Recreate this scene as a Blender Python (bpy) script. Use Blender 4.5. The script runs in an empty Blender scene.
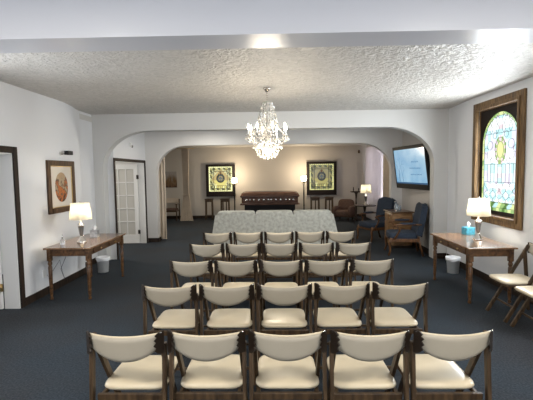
import bpy, math, random
from math import sin, cos, pi, radians, sqrt
from mathutils import Vector, Matrix, Euler
random.seed(7)
S = bpy.context.scene
COL = S.collection

# ------------------------------------------------------------------ materials
def srgb(r, g, b):
    f = lambda c: (c/255/12.92) if c/255 <= .04045 else ((c/255+.055)/1.055)**2.4
    return (f(r), f(g), f(b), 1)

def newmat(name):
    m = bpy.data.materials.new(name); m.use_nodes = True
    nt = m.node_tree
    return m, nt, nt.nodes['Principled BSDF']

def plain(name, col, rough=.6, metal=0, spec=.5, trans=0, bump=0, bscale=200, var=0, vscale=8, coat=0, stretch=None):
    m, nt, b = newmat(name)
    b.inputs['Base Color'].default_value = col
    b.inputs['Roughness'].default_value = rough
    b.inputs['Metallic'].default_value = metal
    b.inputs['Specular IOR Level'].default_value = spec
    b.inputs['Transmission Weight'].default_value = trans
    b.inputs['Coat Weight'].default_value = coat
    tc = nt.nodes.new('ShaderNodeTexCoord')
    mp = nt.nodes.new('ShaderNodeMapping')
    if stretch: mp.inputs['Scale'].default_value = stretch
    nt.links.new(tc.outputs['Object'], mp.inputs['Vector'])
    if var:
        n = nt.nodes.new('ShaderNodeTexNoise'); n.inputs['Scale'].default_value = vscale; n.inputs['Detail'].default_value = 6
        nt.links.new(mp.outputs[0], n.inputs['Vector'])
        r = nt.nodes.new('ShaderNodeValToRGB')
        r.color_ramp.elements[0].position = .3; r.color_ramp.elements[1].position = .7
        r.color_ramp.elements[0].color = tuple(c*(1-var) for c in col[:3])+(1,)
        r.color_ramp.elements[1].color = tuple(min(1, c*(1+var)) for c in col[:3])+(1,)
        nt.links.new(n.outputs['Fac'], r.inputs['Fac']); nt.links.new(r.outputs['Color'], b.inputs['Base Color'])
    if bump:
        n = nt.nodes.new('ShaderNodeTexNoise'); n.inputs['Scale'].default_value = bscale; n.inputs['Detail'].default_value = 4
        nt.links.new(mp.outputs[0], n.inputs['Vector'])
        bp = nt.nodes.new('ShaderNodeBump'); bp.inputs['Strength'].default_value = bump; bp.inputs['Distance'].default_value = .01
        nt.links.new(n.outputs['Fac'], bp.inputs['Height']); nt.links.new(bp.outputs[0], b.inputs['Normal'])
    return m

def emit(name, col, strength):
    m, nt, b = newmat(name)
    b.inputs['Base Color'].default_value = (0.02, 0.02, 0.02, 1)
    b.inputs['Roughness'].default_value = .25
    b.inputs['Emission Color'].default_value = col
    b.inputs['Emission Strength'].default_value = strength
    return m

def wood(name, dark, light, rough=.35, scale=(3, 40, 40), coat=.2):
    m, nt, b = newmat(name)
    tc = nt.nodes.new('ShaderNodeTexCoord'); mp = nt.nodes.new('ShaderNodeMapping'); mp.inputs['Scale'].default_value = scale
    n = nt.nodes.new('ShaderNodeTexNoise'); n.inputs['Scale'].default_value = 1.0; n.inputs['Detail'].default_value = 8; n.inputs['Distortion'].default_value = .6
    r = nt.nodes.new('ShaderNodeValToRGB'); r.color_ramp.elements[0].position = .35; r.color_ramp.elements[1].position = .68
    r.color_ramp.elements[0].color = dark; r.color_ramp.elements[1].color = light
    nt.links.new(tc.outputs['Object'], mp.inputs['Vector']); nt.links.new(mp.outputs[0], n.inputs['Vector'])
    nt.links.new(n.outputs['Fac'], r.inputs['Fac']); nt.links.new(r.outputs[0], b.inputs['Base Color'])
    b.inputs['Specular IOR Level'].default_value = .28; b.inputs['Roughness'].default_value = rough; b.inputs['Coat Weight'].default_value = coat; b.inputs['Coat Roughness'].default_value = .15
    return m

def translucent(name, col, amt=.5, rough=.8):
    m, nt, b = newmat(name)
    b.inputs['Base Color'].default_value = col; b.inputs['Roughness'].default_value = rough
    t = nt.nodes.new('ShaderNodeBsdfTranslucent'); t.inputs['Color'].default_value = col
    mx = nt.nodes.new('ShaderNodeMixShader'); mx.inputs[0].default_value = amt
    out = nt.nodes['Material Output']
    nt.links.new(b.outputs[0], mx.inputs[1]); nt.links.new(t.outputs[0], mx.inputs[2]); nt.links.new(mx.outputs[0], out.inputs['Surface'])
    return m

def ceiling_mat():
    m, nt, b = newmat('stucco_ceiling')
    tc = nt.nodes.new('ShaderNodeTexCoord')
    n = nt.nodes.new('ShaderNodeTexNoise'); n.inputs['Scale'].default_value = 5; n.inputs['Detail'].default_value = 5; n.inputs['Distortion'].default_value = 2.5
    v = nt.nodes.new('ShaderNodeTexNoise'); v.inputs['Scale'].default_value = 10; v.inputs['Detail'].default_value = 5; v.inputs['Distortion'].default_value = 2.2
    a = nt.nodes.new('ShaderNodeMath'); a.operation = 'ADD'
    nt.links.new(tc.outputs['Object'], n.inputs['Vector']); nt.links.new(tc.outputs['Object'], v.inputs['Vector'])
    nt.links.new(n.outputs['Fac'], a.inputs[0]); nt.links.new(v.outputs['Fac'], a.inputs[1])
    bp = nt.nodes.new('ShaderNodeBump'); bp.inputs['Strength'].default_value = .6; bp.inputs['Distance'].default_value = .06
    nt.links.new(a.outputs[0], bp.inputs['Height']); nt.links.new(bp.outputs[0], b.inputs['Normal'])
    r = nt.nodes.new('ShaderNodeValToRGB'); r.color_ramp.elements[0].position = .35; r.color_ramp.elements[1].position = .65
    r.color_ramp.elements[0].color = (.45, .43, .40, 1); r.color_ramp.elements[1].color = (.57, .545, .51, 1)
    nt.links.new(v.outputs['Fac'], r.inputs['Fac']); nt.links.new(r.outputs[0], b.inputs['Base Color'])
    b.inputs['Roughness'].default_value = .4
    return m

def carpet_mat():
    m, nt, b = newmat('navy_carpet')
    tc = nt.nodes.new('ShaderNodeTexCoord')
    n = nt.nodes.new('ShaderNodeTexNoise'); n.inputs['Scale'].default_value = .9; n.inputs['Detail'].default_value = 3
    v = nt.nodes.new('ShaderNodeTexNoise'); v.inputs['Scale'].default_value = 60; v.inputs['Detail'].default_value = 3
    nt.links.new(tc.outputs['Object'], n.inputs['Vector']); nt.links.new(tc.outputs['Object'], v.inputs['Vector'])
    r = nt.nodes.new('ShaderNodeValToRGB'); r.color_ramp.elements[0].position = .35; r.color_ramp.elements[1].position = .65
    r.color_ramp.elements[0].color = (.030, .032, .036, 1); r.color_ramp.elements[1].color = (.028, .037, .047, 1)
    nt.links.new(n.outputs['Fac'], r.inputs['Fac'])
    r2 = nt.nodes.new('ShaderNodeValToRGB'); r2.color_ramp.elements[0].position = .3; r2.color_ramp.elements[1].position = .7
    r2.color_ramp.elements[0].color = (.6, .6, .6, 1); r2.color_ramp.elements[1].color = (1.35, 1.35, 1.35, 1)
    nt.links.new(v.outputs['Fac'], r2.inputs['Fac'])
    mx = nt.nodes.new('ShaderNodeMixRGB'); mx.blend_type = 'MULTIPLY'; mx.inputs[0].default_value = 1
    nt.links.new(r.outputs[0], mx.inputs[1]); nt.links.new(r2.outputs[0], mx.inputs[2]); nt.links.new(mx.outputs[0], b.inputs['Base Color'])
    bp = nt.nodes.new('ShaderNodeBump'); bp.inputs['Strength'].default_value = .5; bp.inputs['Distance'].default_value = .01
    nt.links.new(v.outputs['Fac'], bp.inputs['Height']); nt.links.new(bp.outputs[0], b.inputs['Normal'])
    b.inputs['Roughness'].default_value = .95; b.inputs['Specular IOR Level'].default_value = .15
    return m

M = dict(
    wall=plain('painted_wall', (.66, .665, .68, 1), .55, bump=.05, bscale=60),
    beam=plain('satin_beam_paint', (.70, .70, .74, 1), .25, spec=.6),
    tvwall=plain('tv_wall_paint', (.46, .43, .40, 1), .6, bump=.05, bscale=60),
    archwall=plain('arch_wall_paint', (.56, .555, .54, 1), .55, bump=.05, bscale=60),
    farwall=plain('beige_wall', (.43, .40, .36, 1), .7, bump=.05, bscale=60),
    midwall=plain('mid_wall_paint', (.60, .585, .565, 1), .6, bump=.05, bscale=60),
    ceil=ceiling_mat(), carpet=carpet_mat(),
    farceil=plain('smooth_ceiling', (.50, .49, .47, 1), .6),
    trim=wood('dark_trim_wood', (.010, .006, .004, 1), (.032, .018, .011, 1), .6, (30, 30, 3), 0),
    whitepaint=plain('white_gloss_paint', (.72, .71, .69, 1), .35),
    brass=plain('aged_brass', (.55, .40, .20, 1), .35, 1),
    chairwood=wood('walnut_chair_wood', (.026, .015, .007, 1), (.085, .050, .024, 1), .45, (30, 30, 3), .05),
    bracket=plain('dark_bracket', (.022, .014, .009, 1), .35, .3),
    vinyl=plain('cream_vinyl', (.58, .49, .345, 1), .32, bump=.05, bscale=14, var=.05, vscale=6),
    backvinyl=plain('taupe_vinyl', (.34, .30, .235, 1), .5, bump=.05, bscale=300, var=.03),
    tablewood=wood('cherry_table_wood', (.045, .021, .009, 1), (.14, .068, .028, 1), .35, (30, 4, 30), .2),
    tabletop=wood('table_top_wood', (.12, .062, .032, 1), (.24, .135, .07, 1), .25, (30, 4, 30), .5),
    winwood=wood('oak_window_wood', (.065, .036, .014, 1), (.20, .118, .048, 1), .5, (30, 30, 3), 0),
    darkframe=plain('espresso_frame', (.010, .006, .005, 1), .6, spec=.2),
    coffin=wood('mahogany', (.06, .030, .022, 1), (.15, .075, .05, 1), .22, (3, 40, 40), .7),
    black=plain('black_cloth', (.008, .008, .009, 1), .9),
    blackplastic=plain('black_plastic', (.008, .008, .009, 1), .5, spec=.25),
    silver=plain('brushed_silver', (.75, .73, .70, 1), .18, 1),
    pewter=plain('pewter_glass', (.34, .33, .31, 1), .2, .7),
    gold=plain('gold_metal', (.62, .46, .22, 1), .3, 1),
    chrome=plain('chandelier_chrome', (.62, .58, .52, 1), .2, 1),
    crystal=plain('crystal', (.62, .60, .56, 1), .05, 0, 1.0, .6),
    glassclear=plain('clear_glass', (.85, .92, .98, 1), .05, 0, .8, .75),
    shade=translucent('lamp_shade_linen', (.90, .87, .78, 1), .55),
    sofa=plain('sofa_fabric', (.40, .395, .35, 1), .9, bump=.25, bscale=40, var=.25, vscale=16),
    blue=plain('navy_upholstery', (.016, .026, .045, 1), .85, bump=.3, bscale=120, var=.25, vscale=30),
    amber=wood('amber_wood', (.16, .085, .036, 1), (.36, .21, .10, 1), .35, (6, 6, 30), .3),
    armwood=wood('armchair_wood', (.06, .026, .011, 1), (.17, .078, .032, 1), .4, (30, 30, 5), .1),
    brownchair=plain('brown_upholstery', (.085, .045, .03, 1), .8, bump=.2, bscale=100, var=.3, vscale=20),
    bin=plain('white_plastic_bin', (.72, .72, .70, 1), .4),
    tissue=plain('tissue_paper', (.85, .86, .88, 1), .9),
    boxblue=plain('blue_tissue_box', (.06, .30, .42, 1), .6, var=.5, vscale=30),
    boxgrey=plain('grey_tissue_box', (.35, .36, .38, 1), .3, .4, var=.3, vscale=25),
    mat_board=plain('picture_mat', (.62, .57, .50, 1), .8),
    frameWood=wood('picture_frame_wood', (.030, .015, .007, 1), (.11, .058, .026, 1), .5, (30, 30, 4), 0),
    drape=plain('beige_drape', (.50, .42, .33, 1), .85, var=.08, vscale=5),
    sheer=translucent('lavender_sheer', (.60, .57, .58, 1), .38),
    cord=plain('grey_cord', (.12, .12, .13, 1), .5),
    bulb=emit('candle_bulb', (1, .88, .68, 1), 50),
    bulb2=emit('low_bulb', (1, .86, .62, 1), 10),
    lampbulb=emit('lamp_bulb', (1, .80, .52, 1), 20),
    globe=emit('torchiere_globe', (1, .86, .64, 1), 16),
    day=emit('daylight_pane', (.86, .92, 1, 1), 4.2),  # glowing pane of the added rear and side windows
    day2=emit('daylight_pane_far', (.88, .90, 1, 1), 5),
    lead=plain('lead_came', (.02, .02, .022, 1), .4, .5),
)

# painting inside left picture frame
def painting_mat():
    m, nt, b = newmat('oval_painting')
    tc = nt.nodes.new('ShaderNodeTexCoord')
    n = nt.nodes.new('ShaderNodeTexNoise'); n.inputs['Scale'].default_value = 9; n.inputs['Detail'].default_value = 3; n.inputs['Distortion'].default_value = .8
    nt.links.new(tc.outputs['Object'], n.inputs['Vector'])
    sep = nt.nodes.new('ShaderNodeSeparateXYZ'); nt.links.new(tc.outputs['Object'], sep.inputs[0])
    # darker / more orange towards the bottom of the oval
    ma = nt.nodes.new('ShaderNodeMath'); ma.operation = 'MULTIPLY_ADD'; ma.inputs[1].default_value = -.9; ma.inputs[2].default_value = 0
    nt.links.new(sep.outputs['Z'], ma.inputs[0])
    ad = nt.nodes.new('ShaderNodeMath'); ad.operation = 'ADD'; nt.links.new(ma.outputs[0], ad.inputs[0]); nt.links.new(n.outputs['Fac'], ad.inputs[1])
    r = nt.nodes.new('ShaderNodeValToRGB'); e = r.color_ramp.elements
    e[0].position = .25; e[0].color = srgb(165, 135, 98); e[1].position = .75; e[1].color = srgb(60, 34, 18)
    for p, c in ((.42, srgb(168, 148, 120)), (.52, srgb(78, 48, 26)), (.6, srgb(190, 105, 38))):
        x = e.new(p); x.color = c
    nt.links.new(ad.outputs[0], r.inputs['Fac']); nt.links.new(r.outputs[0], b.inputs['Base Color']); b.inputs['Roughness'].default_value = .5
    return m
M['painting'] = painting_mat()
def landscape_mat():
    m, nt, b = newmat('dim_landscape')
    tc = nt.nodes.new('ShaderNodeTexCoord'); mp = nt.nodes.new('ShaderNodeMapping'); mp.inputs['Scale'].default_value = (9, 9, 3)
    n = nt.nodes.new('ShaderNodeTexNoise'); n.inputs['Scale'].default_value = 1.5; n.inputs['Detail'].default_value = 5
    nt.links.new(tc.outputs['Object'], mp.inputs[0]); nt.links.new(mp.outputs[0], n.inputs['Vector'])
    sep = nt.nodes.new('ShaderNodeSeparateXYZ'); nt.links.new(tc.outputs['Object'], sep.inputs[0])
    ma = nt.nodes.new('ShaderNodeMath'); ma.operation = 'MULTIPLY_ADD'; ma.inputs[1].default_value = -1.2; ma.inputs[2].default_value = 0
    nt.links.new(sep.outputs['Z'], ma.inputs[0])
    ad = nt.nodes.new('ShaderNodeMath'); ad.operation = 'ADD'; nt.links.new(ma.outputs[0], ad.inputs[0]); nt.links.new(n.outputs['Fac'], ad.inputs[1])
    r = nt.nodes.new('ShaderNodeValToRGB'); e = r.color_ramp.elements
    e[0].position = .2; e[0].color = srgb(150, 145, 140); e[1].position = .9; e[1].color = srgb(40, 30, 24)
    x = e.new(.5); x.color = srgb(120, 105, 88); x = e.new(.62); x.color = srgb(110, 82, 50)
    nt.links.new(ad.outputs[0], r.inputs['Fac']); nt.links.new(r.outputs[0], b.inputs['Base Color'])
    return m
M['landscape'] = landscape_mat()

# ------------------------------------------------------------------ mesh helpers
class MB:
    def __init__(s): s.v = []; s.f = []; s.m = []; s.mats = []; s.sm = []
    def mi(s, mat):
        if mat not in s.mats: s.mats.append(mat)
        return s.mats.index(mat)
    def add(s, vs, fs, mat, smooth=False, T=None):
        o = len(s.v)
        s.v += [tuple(T @ Vector(v)) if T else tuple(v) for v in vs]
        k = s.mi(mat)
        for f in fs: s.f.append([i+o for i in f]); s.m.append(k); s.sm.append(smooth)
        return s
    def box(s, x0, x1, y0, y1, z0, z1, mat, T=None):
        vs = [(x, y, z) for x in (x0, x1) for y in (y0, y1) for z in (z0, z1)]
        return s.add(vs, [(0, 1, 3, 2), (4, 6, 7, 5), (0, 4, 5, 1), (2, 3, 7, 6), (0, 2, 6, 4), (1, 5, 7, 3)], mat, False, T)
    def bar(s, p, q, w, d, mat, ref=(1, 0, 0), w2=None, d2=None):
        p, q = Vector(p), Vector(q); a = (q-p).normalized()
        u = Vector(ref); u = (u-a*u.dot(a)).normalized(); v = a.cross(u)
        w2 = w if w2 is None else w2; d2 = d if d2 is None else d2
        vs = [c+u*sx*ww/2+v*sy*dd/2 for c, ww, dd in ((p, w, d), (q, w2, d2)) for sx, sy in ((-1, -1), (1, -1), (1, 1), (-1, 1))]
        return s.add(vs, [(3, 2, 1, 0), (4, 5, 6, 7), (0, 1, 5, 4), (1, 2, 6, 5), (2, 3, 7, 6), (3, 0, 4, 7)], mat)
    def prism(s, pts, axis, d0, d1, mat):
        # pts 2D; axis 'x': pts=(y,z); 'y': pts=(x,z); 'z': pts=(x,y)
        def P(a, b, d): return (d, a, b) if axis == 'x' else ((a, d, b) if axis == 'y' else (a, b, d))
        n = len(pts)
        vs = [P(a, b, d0) for a, b in pts]+[P(a, b, d1) for a, b in pts]
        fs = [list(range(n)), list(range(2*n-1, n-1, -1))]+[(i, (i+1) % n, n+(i+1) % n, n+i) for i in range(n)]
        return s.add(vs, fs, mat)
    def lathe(s, prof, mat, c=(0, 0, 0), n=20, smooth=True, sx=1, sy=1, T=None):
        vs = []; fs = []; k = len(prof)
        for i in range(n):
            a = 2*pi*i/n
            for r, z in prof: vs.append((c[0]+r*cos(a)*sx, c[1]+r*sin(a)*sy, c[2]+z))
        for i in range(n):
            j = (i+1) % n
            for t in range(k-1): fs.append((i*k+t, j*k+t, j*k+t+1, i*k+t+1))
        fs.append([i*k for i in range(n)][::-1]); fs.append([i*k+k-1 for i in range(n)])
        return s.add(vs, fs, mat, smooth, T)
    def tube(s, pts, r, mat, n=8, rads=None):
        pts = [Vector(p) for p in pts]; vs = []; fs = []
        up = Vector((0, 0, 1))
        for i, p in enumerate(pts):
            a = (pts[min(i+1, len(pts)-1)]-pts[max(i-1, 0)]).normalized()
            ref = up if abs(a.dot(up)) < .95 else Vector((1, 0, 0))
            u = a.cross(ref).normalized(); v = a.cross(u)
            rr = rads[i] if rads else r
            for j in range(n):
                t = 2*pi*j/n; vs.append(p+(u*cos(t)+v*sin(t))*rr)
        for i in range(len(pts)-1):
            for j in range(n):
                k = (j+1) % n; fs.append((i*n+j, i*n+k, (i+1)*n+k, (i+1)*n+j))
        fs.append(list(range(n))[::-1]); fs.append([(len(pts)-1)*n+j for j in range(n)])
        return s.add(vs, fs, mat, True)
    def sphere(s, c, r, mat, n=10, m=6, sx=1, sy=1, sz=1):
        prof = [(max(.0004, r*sin(pi*i/m)), -r*cos(pi*i/m)*sz) for i in range(m+1)]
        return s.lathe(prof, mat, c, n, True, sx, sy)
    def pad(s, outline, z0, h, mat, rings=(1, .985, .94, .82, .6, .3), puff=.5, T=None):
        # soft cushion lying in xy: outline list of (x,y), height h, rounded edges
        n = len(outline); cx = sum(p[0] for p in outline)/n; cy = sum(p[1] for p in outline)/n
        vs = []; fs = []
        vs += [(cx+(x-cx)*.95, cy+(y-cy)*.95, z0) for x, y in outline]
        hs = [.35, .62, .8, .92, .98, 1]
        for r, k in zip(rings, hs): vs += [(cx+(x-cx)*r, cy+(y-cy)*r, z0+h*k) for x, y in outline]
        vs.append((cx, cy, z0+h)); last = len(rings)*n
        fs.append(list(range(n))[::-1])
        for q in range(len(rings)):
            for i in range(n): j = (i+1) % n; fs.append((q*n+i, q*n+j, (q+1)*n+j, (q+1)*n+i))
        for i in range(n): fs.append((last+i, last+(i+1) % n, last+n))
        return s.add(vs, fs, mat, True, T)
    def rbox(s, x0, x1, y0, y1, z0, z1, mat, r=.04, n=5, T=None):
        # pillow-like box: superellipsoid
        cx, cy, cz = (x0+x1)/2, (y0+y1)/2, (z0+z1)/2; hx, hy, hz = (x1-x0)/2, (y1-y0)/2, (z1-z0)/2
        NU, NV = 28, 14; e = 2/n
        f = lambda w: math.copysign(abs(w)**e, w)
        vs = []; fs = []
        for j in range(NV+1):
            ph = -pi/2+pi*j/NV
            for i in range(NU):
                th = 2*pi*i/NU
                vs.append((cx+hx*f(cos(ph))*f(cos(th)), cy+hy*f(cos(ph))*f(sin(th)), cz+hz*f(sin(ph))))
        for j in range(NV):
            for i in range(NU): k = (i+1) % NU; fs.append((j*NU+i, j*NU+k, (j+1)*NU+k, (j+1)*NU+i))
        return s.add(vs, fs, mat, True, T)
    def build(s, name, parent=None, bevel=0, loc=None):
        me = bpy.data.meshes.new(name)
        me.from_pydata(s.v, [], s.f)
        for m in s.mats: me.materials.append(m)
        me.polygons.foreach_set('material_index', s.m); me.polygons.foreach_set('use_smooth', s.sm)
        me.validate(); me.update()
        o = bpy.data.objects.new(name, me); COL.objects.link(o)
        if parent: o.parent = parent
        if loc: o.location = loc
        if bevel:
            b = o.modifiers.new('bevel', 'BEVEL'); b.width = bevel; b.segments = 2; b.limit_method = 'ANGLE'
        return o

def thing(name, label, cat, loc=(0, 0, 0), rz=0, group=None):
    o = bpy.data.objects.new(name, None); COL.objects.link(o); o.empty_display_size = .1
    o.location = loc; o.rotation_euler = (0, 0, rz); o['label'] = label; o['category'] = cat
    if group: o['group'] = group
    return o
def tag(o, label, cat, group=None):
    o['label'] = label; o['category'] = cat
    if group: o['group'] = group
    return o
def struct(o, label=None, cat=None):
    o['kind'] = 'structure'
    if label: o['label'] = label
    o['category'] = cat or o.name.split('_')[0].split('.')[0]
    return o
def kids(o): return [c for c in ALL() if c.parent == o]
def ALL(): return list(bpy.data.objects)
def copy_tree(root, loc, rz, label):
    r = root.copy(); COL.objects.link(r); r.location = loc; r.rotation_euler = (0, 0, rz); r['label'] = label
    for ch in PARTS[root.name]:
        c = ch.copy(); COL.objects.link(c); c.parent = r
        for g in SUBS.get(ch.name, []):
            d = g.copy(); COL.objects.link(d); d.parent = c
    return r
PARTS = {}; SUBS = {}
def superell(hx, hy, cx, cy, n=4.5, N=36, shape=None):
    out = []
    for i in range(N):
        t = 2*pi*i/N; c, s_ = cos(t), sin(t)
        x = math.copysign(abs(c)**(2/n), c); y = math.copysign(abs(s_)**(2/n), s_)
        w = shape(y) if shape else 1
        out.append((cx+hx*x*w, cy+hy*y))
    return out
def arc(cx, cz, rx, rz, a0, a1, n=14):
    return [(cx+rx*cos(radians(a0+(a1-a0)*i/n)), cz+rz*sin(radians(a0+(a1-a0)*i/n))) for i in range(n+1)]

# ------------------------------------------------------------------ room dimensions
H = 2.95
XL, XR = -3.40, 3.36       # recessed wall planes
YA0, YA1 = 7.95, 8.16      # first arch wall
YB0, YB1 = 10.2, 10.4      # second arch wall
YF = 15.5                  # far wall

o = MB().box(-7, 6, -4.2, 15.8, -.1, 0, M['carpet']).build('floor'); struct(o, 'dark navy blue carpet across all the rooms', 'floor')
o = MB().box(XL-.3, XR+.3, 2.72, YA1, H, H+.1, M['ceil']).build('ceiling'); struct(o, 'textured stucco ceiling over the chair rows', 'ceiling')
o = MB().box(XL-.3, XR+.3, -4.2, 2.72, H, H+.1, M['farceil']).build('ceiling'); struct(o, 'smooth ceiling above the nearest end of the room', 'ceiling')
o = MB().box(-3.6, 3.6, YA1, YB1, 2.9, 3.0, M['farceil']).build('ceiling'); struct(o, 'ceiling between the two wide arches', 'ceiling')
o = MB().box(-5.1, 3.9, YB1, 15.8, 2.74, 2.84, M['farceil']).build('ceiling'); struct(o, 'ceiling over the far room with the casket', 'ceiling')
o = MB().box(XL-.1, XR+.1, 2.43, 2.70, 2.585, H, M['beam']).build('ceiling_beam'); struct(o, 'smooth white ceiling beam crossing the room overhead', 'beam')

# left wall with doorway y 4.3..5.17
DL0, DL1, DH = 4.25, 5.17, 2.06
w = MB()
w.box(XL-.2, XL, -4.2, 2.9, 0, H, M['wall']); w.box(XL-.2, XL, 4.0, DL0, 0, H, M['wall']); w.box(XL-.2, XL, 2.9, 4.0, 0, 1.0, M['wall']); w.box(XL-.2, XL, 2.9, 4.0, 2.6, H, M['wall']); w.box(XL-.2, XL, DL1, 5.95, 0, H, M['wall']); w.box(XL-.2, XL, DL0, DL1, DH, H, M['wall'])
# pilaster with rounded blind-arch shoulder
# smooth flare outside a rounded blind arch line near the corner
def flare(y, z, yc, r, depth):
    dy, dz = y-(yc-r), z-(H-r)
    d = sqrt(dy*dy+dz*dz)-r if dy > 0 and dz > 0 else y-yc
    q = max(0, min(1, d/(.30+.5*max(0, z-1.9)))); return depth*q*q*(3-2*q)
def flare_wall(m, x, sgn, ys, yc, r, depth):
    ny, nz = 60, 60; vs = []; fs = []
    for i in range(ny+1):
        for k in range(nz+1):
            y = ys+(YA0+.05-ys)*i/ny; z = H*k/nz; vs.append((x+sgn*flare(y, z, yc, r, depth), y, z))
    for i in range(ny):
        for k in range(nz): a = i*(nz+1)+k; fs.append((a, a+1, a+nz+2, a+nz+1) if sgn < 0 else (a, a+nz+1, a+nz+2, a+1))
    m.add(vs, fs, M['wall'], True)
    m.box(min(x+sgn*.22, x+sgn*.3), max(x+sgn*.22, x+sgn*.3), ys, YA0+.05, 0, H, M['wall'])
flare_wall(w, XL, -1, 5.95, 7.0, .95, .19)
o = w.build('wall_left'); struct(o, 'pale cool white left wall with arched recess', 'wall')

# right wall with window hole y 5.42..6.62, z 1.04..2.74
WY0, WY1, WZ0, WZ1 = 5.55, 6.65, 1.06, 2.70
w = MB()
w.box(XR, XR+.22, -4.2, 2.9, 0, H, M['wall']); w.box(XR, XR+.22, 4.0, WY0, 0, H, M['wall']); w.box(XR, XR+.22, 2.9, 4.0, 0, 1.0, M['wall']); w.box(XR, XR+.22, 2.9, 4.0, 2.6, H, M['wall']); w.box(XR, XR+.22, WY1, 6.9, 0, H, M['wall'])
w.box(XR, XR+.22, WY0, WY1, 0, WZ0, M['wall']); w.box(XR, XR+.22, WY0, WY1, WZ1, H, M['wall'])
flare_wall(w, XR, 1, 6.9, 7.35, .8, .07)
o = w.build('wall_right'); struct(o, 'pale right wall with stained glass window', 'wall')

# rear wall (behind the camera) with two unseen windows added to light the room
w = MB(); y0, y1 = -4.4, -4.2
holes = [(-2.7, -.5), (.5, 2.7)]
w.box(XL-.2, -2.7, y0, y1, 0, H, M['wall']); w.box(-.5, .5, y0, y1, 0, H, M['wall']); w.box(2.7, XR+.2, y0, y1, 0, H, M['wall'])
for a, b in holes: w.box(a, b, y0, y1, 0, .5, M['wall']); w.box(a, b, y0, y1, 2.6, H, M['wall'])
o = w.build('wall_back'); struct(o, 'wall behind the camera with two large added windows', 'wall')
for k, (a, b) in enumerate(holes):
    t = thing('window_%d' % (k+3), 'added tall daylight window behind the camera, out of view', 'window', ((a+b)/2, -4.3, .5)); t['kind'] = 'structure'
    h = (b-a)/2
    MB().box(-h, h, -.01, .01, 0, 2.1, M['day']).build('pane', t)
    f = MB()
    for (x0, x1, z0, z1) in ((-h, -h+.06, 0, 2.1), (h-.06, h, 0, 2.1), (-h, h, 0, .06), (-h, h, 2.04, 2.1), (-.03, .03, 0, 2.1)): f.box(x0, x1, -.04, .06, z0, z1, M['whitepaint'])
    f.build('window_frame', t)

# first arch wall
def arch_wall(x0, x1, zt, a0, a1, rl, rh, ht, y0, y1, mat):
    pts = [(x0, 0), (x0, zt), (x1, zt), (x1, 0), (a1, 0)]
    pts += arc(a1-rl, ht-rh, rl, rh, 0, 90)+arc(a0+rl, ht-rh, rl, rh, 90, 180)+[(a0, 0)]
    return MB().prism(pts, 'y', y0, y1, mat)
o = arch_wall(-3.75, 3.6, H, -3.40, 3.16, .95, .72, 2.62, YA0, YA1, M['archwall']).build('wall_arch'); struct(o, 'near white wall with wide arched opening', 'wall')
o = arch_wall(-5.1, 3.9, 2.9, -3.0, 2.98, .80, .70, 2.47, YB0, YB1, M['midwall']).build('wall_inner_arch'); struct(o, 'second wall with wide arched opening beyond the first', 'wall')

# mid-zone side walls
D20, D21 = 8.20, 10.08; XM = -3.27
w = MB(); w.box(-3.48, XM, YA1, D20, 0, 2.9, M['wall']); w.box(-3.48, XM, D21, YB0, 0, 2.9, M['wall']); w.box(-3.48, XM, D20, D21, 2.04, 2.9, M['wall'])
o = w.build('wall_left_middle'); struct(o, 'left wall between the arches with dark framed doorway', 'wall')
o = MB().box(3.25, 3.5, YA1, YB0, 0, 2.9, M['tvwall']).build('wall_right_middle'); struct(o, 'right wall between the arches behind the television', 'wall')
# far room
o = MB().box(-5.1, 3.9, YF, YF+.2, 0, 2.8, M['farwall']).build('wall_far'); struct(o, 'beige far wall behind the casket', 'wall')
o = MB().box(-5.1, -4.9, YB1, YF, 0, 2.8, M['farwall']).build('wall_far_left'); struct(o, 'left wall of the far room', 'wall')
w = MB(); w.box(3.62, 3.82, YB1, 12.2, 0, 2.8, M['farwall']); w.box(3.62, 3.82, 15.1, YF, 0, 2.8, M['farwall'])
w.box(3.62, 3.82, 12.2, 15.1, 0, .7, M['farwall']); w.box(3.62, 3.82, 12.2, 15.1, 2.6, 2.8, M['farwall'])
o = w.build('wall_far_right'); struct(o, 'right wall of the far room with curtained window', 'wall')
t = thing('window_2', 'daylight window behind sheer curtains in far room', 'window', (3.78, 13.65, .7)); t['kind'] = 'structure'
MB().box(-.01, .01, -1.45, 1.45, 0, 1.9, M['day2']).build('pane', t)
f = MB()
for (a, b, z0, z1) in ((-1.45, -1.39, 0, 1.9), (1.39, 1.45, 0, 1.9), (-.03, .03, 0, 1.9), (-1.45, 1.45, 0, .06), (-1.45, 1.45, 1.84, 1.9)): f.box(-.06, .04, a, b, z0, z1, M['whitepaint'])
f.build('window_frame', t)
# side rooms behind doors
w = MB(); w.box(-6.8, -6.6, 2.5, 12, 0, 2.8, M['wall']); w.box(-6.8, -3.6, 2.3, 2.5, 0, 2.8, M['wall']); w.box(-6.8, -5.1, 12, 12.2, 0, 2.8, M['wall']); w.box(-6.8, -3.55, 7.0, 7.1, 0, 2.8, M['wall'])
w.box(-5.1, -5.0, YB1, 12.2, 0, 2.8, M['wall'])
o = w.build('wall_side_room'); struct(o, 'plain walls of the side rooms beyond the doorways', 'wall')
o = MB().box(-6.8, -3.58, 2.3, 12.2, 2.8, 2.9, M['farceil']).build('ceiling'); struct(o, 'ceiling of the side rooms beyond the doorways', 'ceiling')
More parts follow.
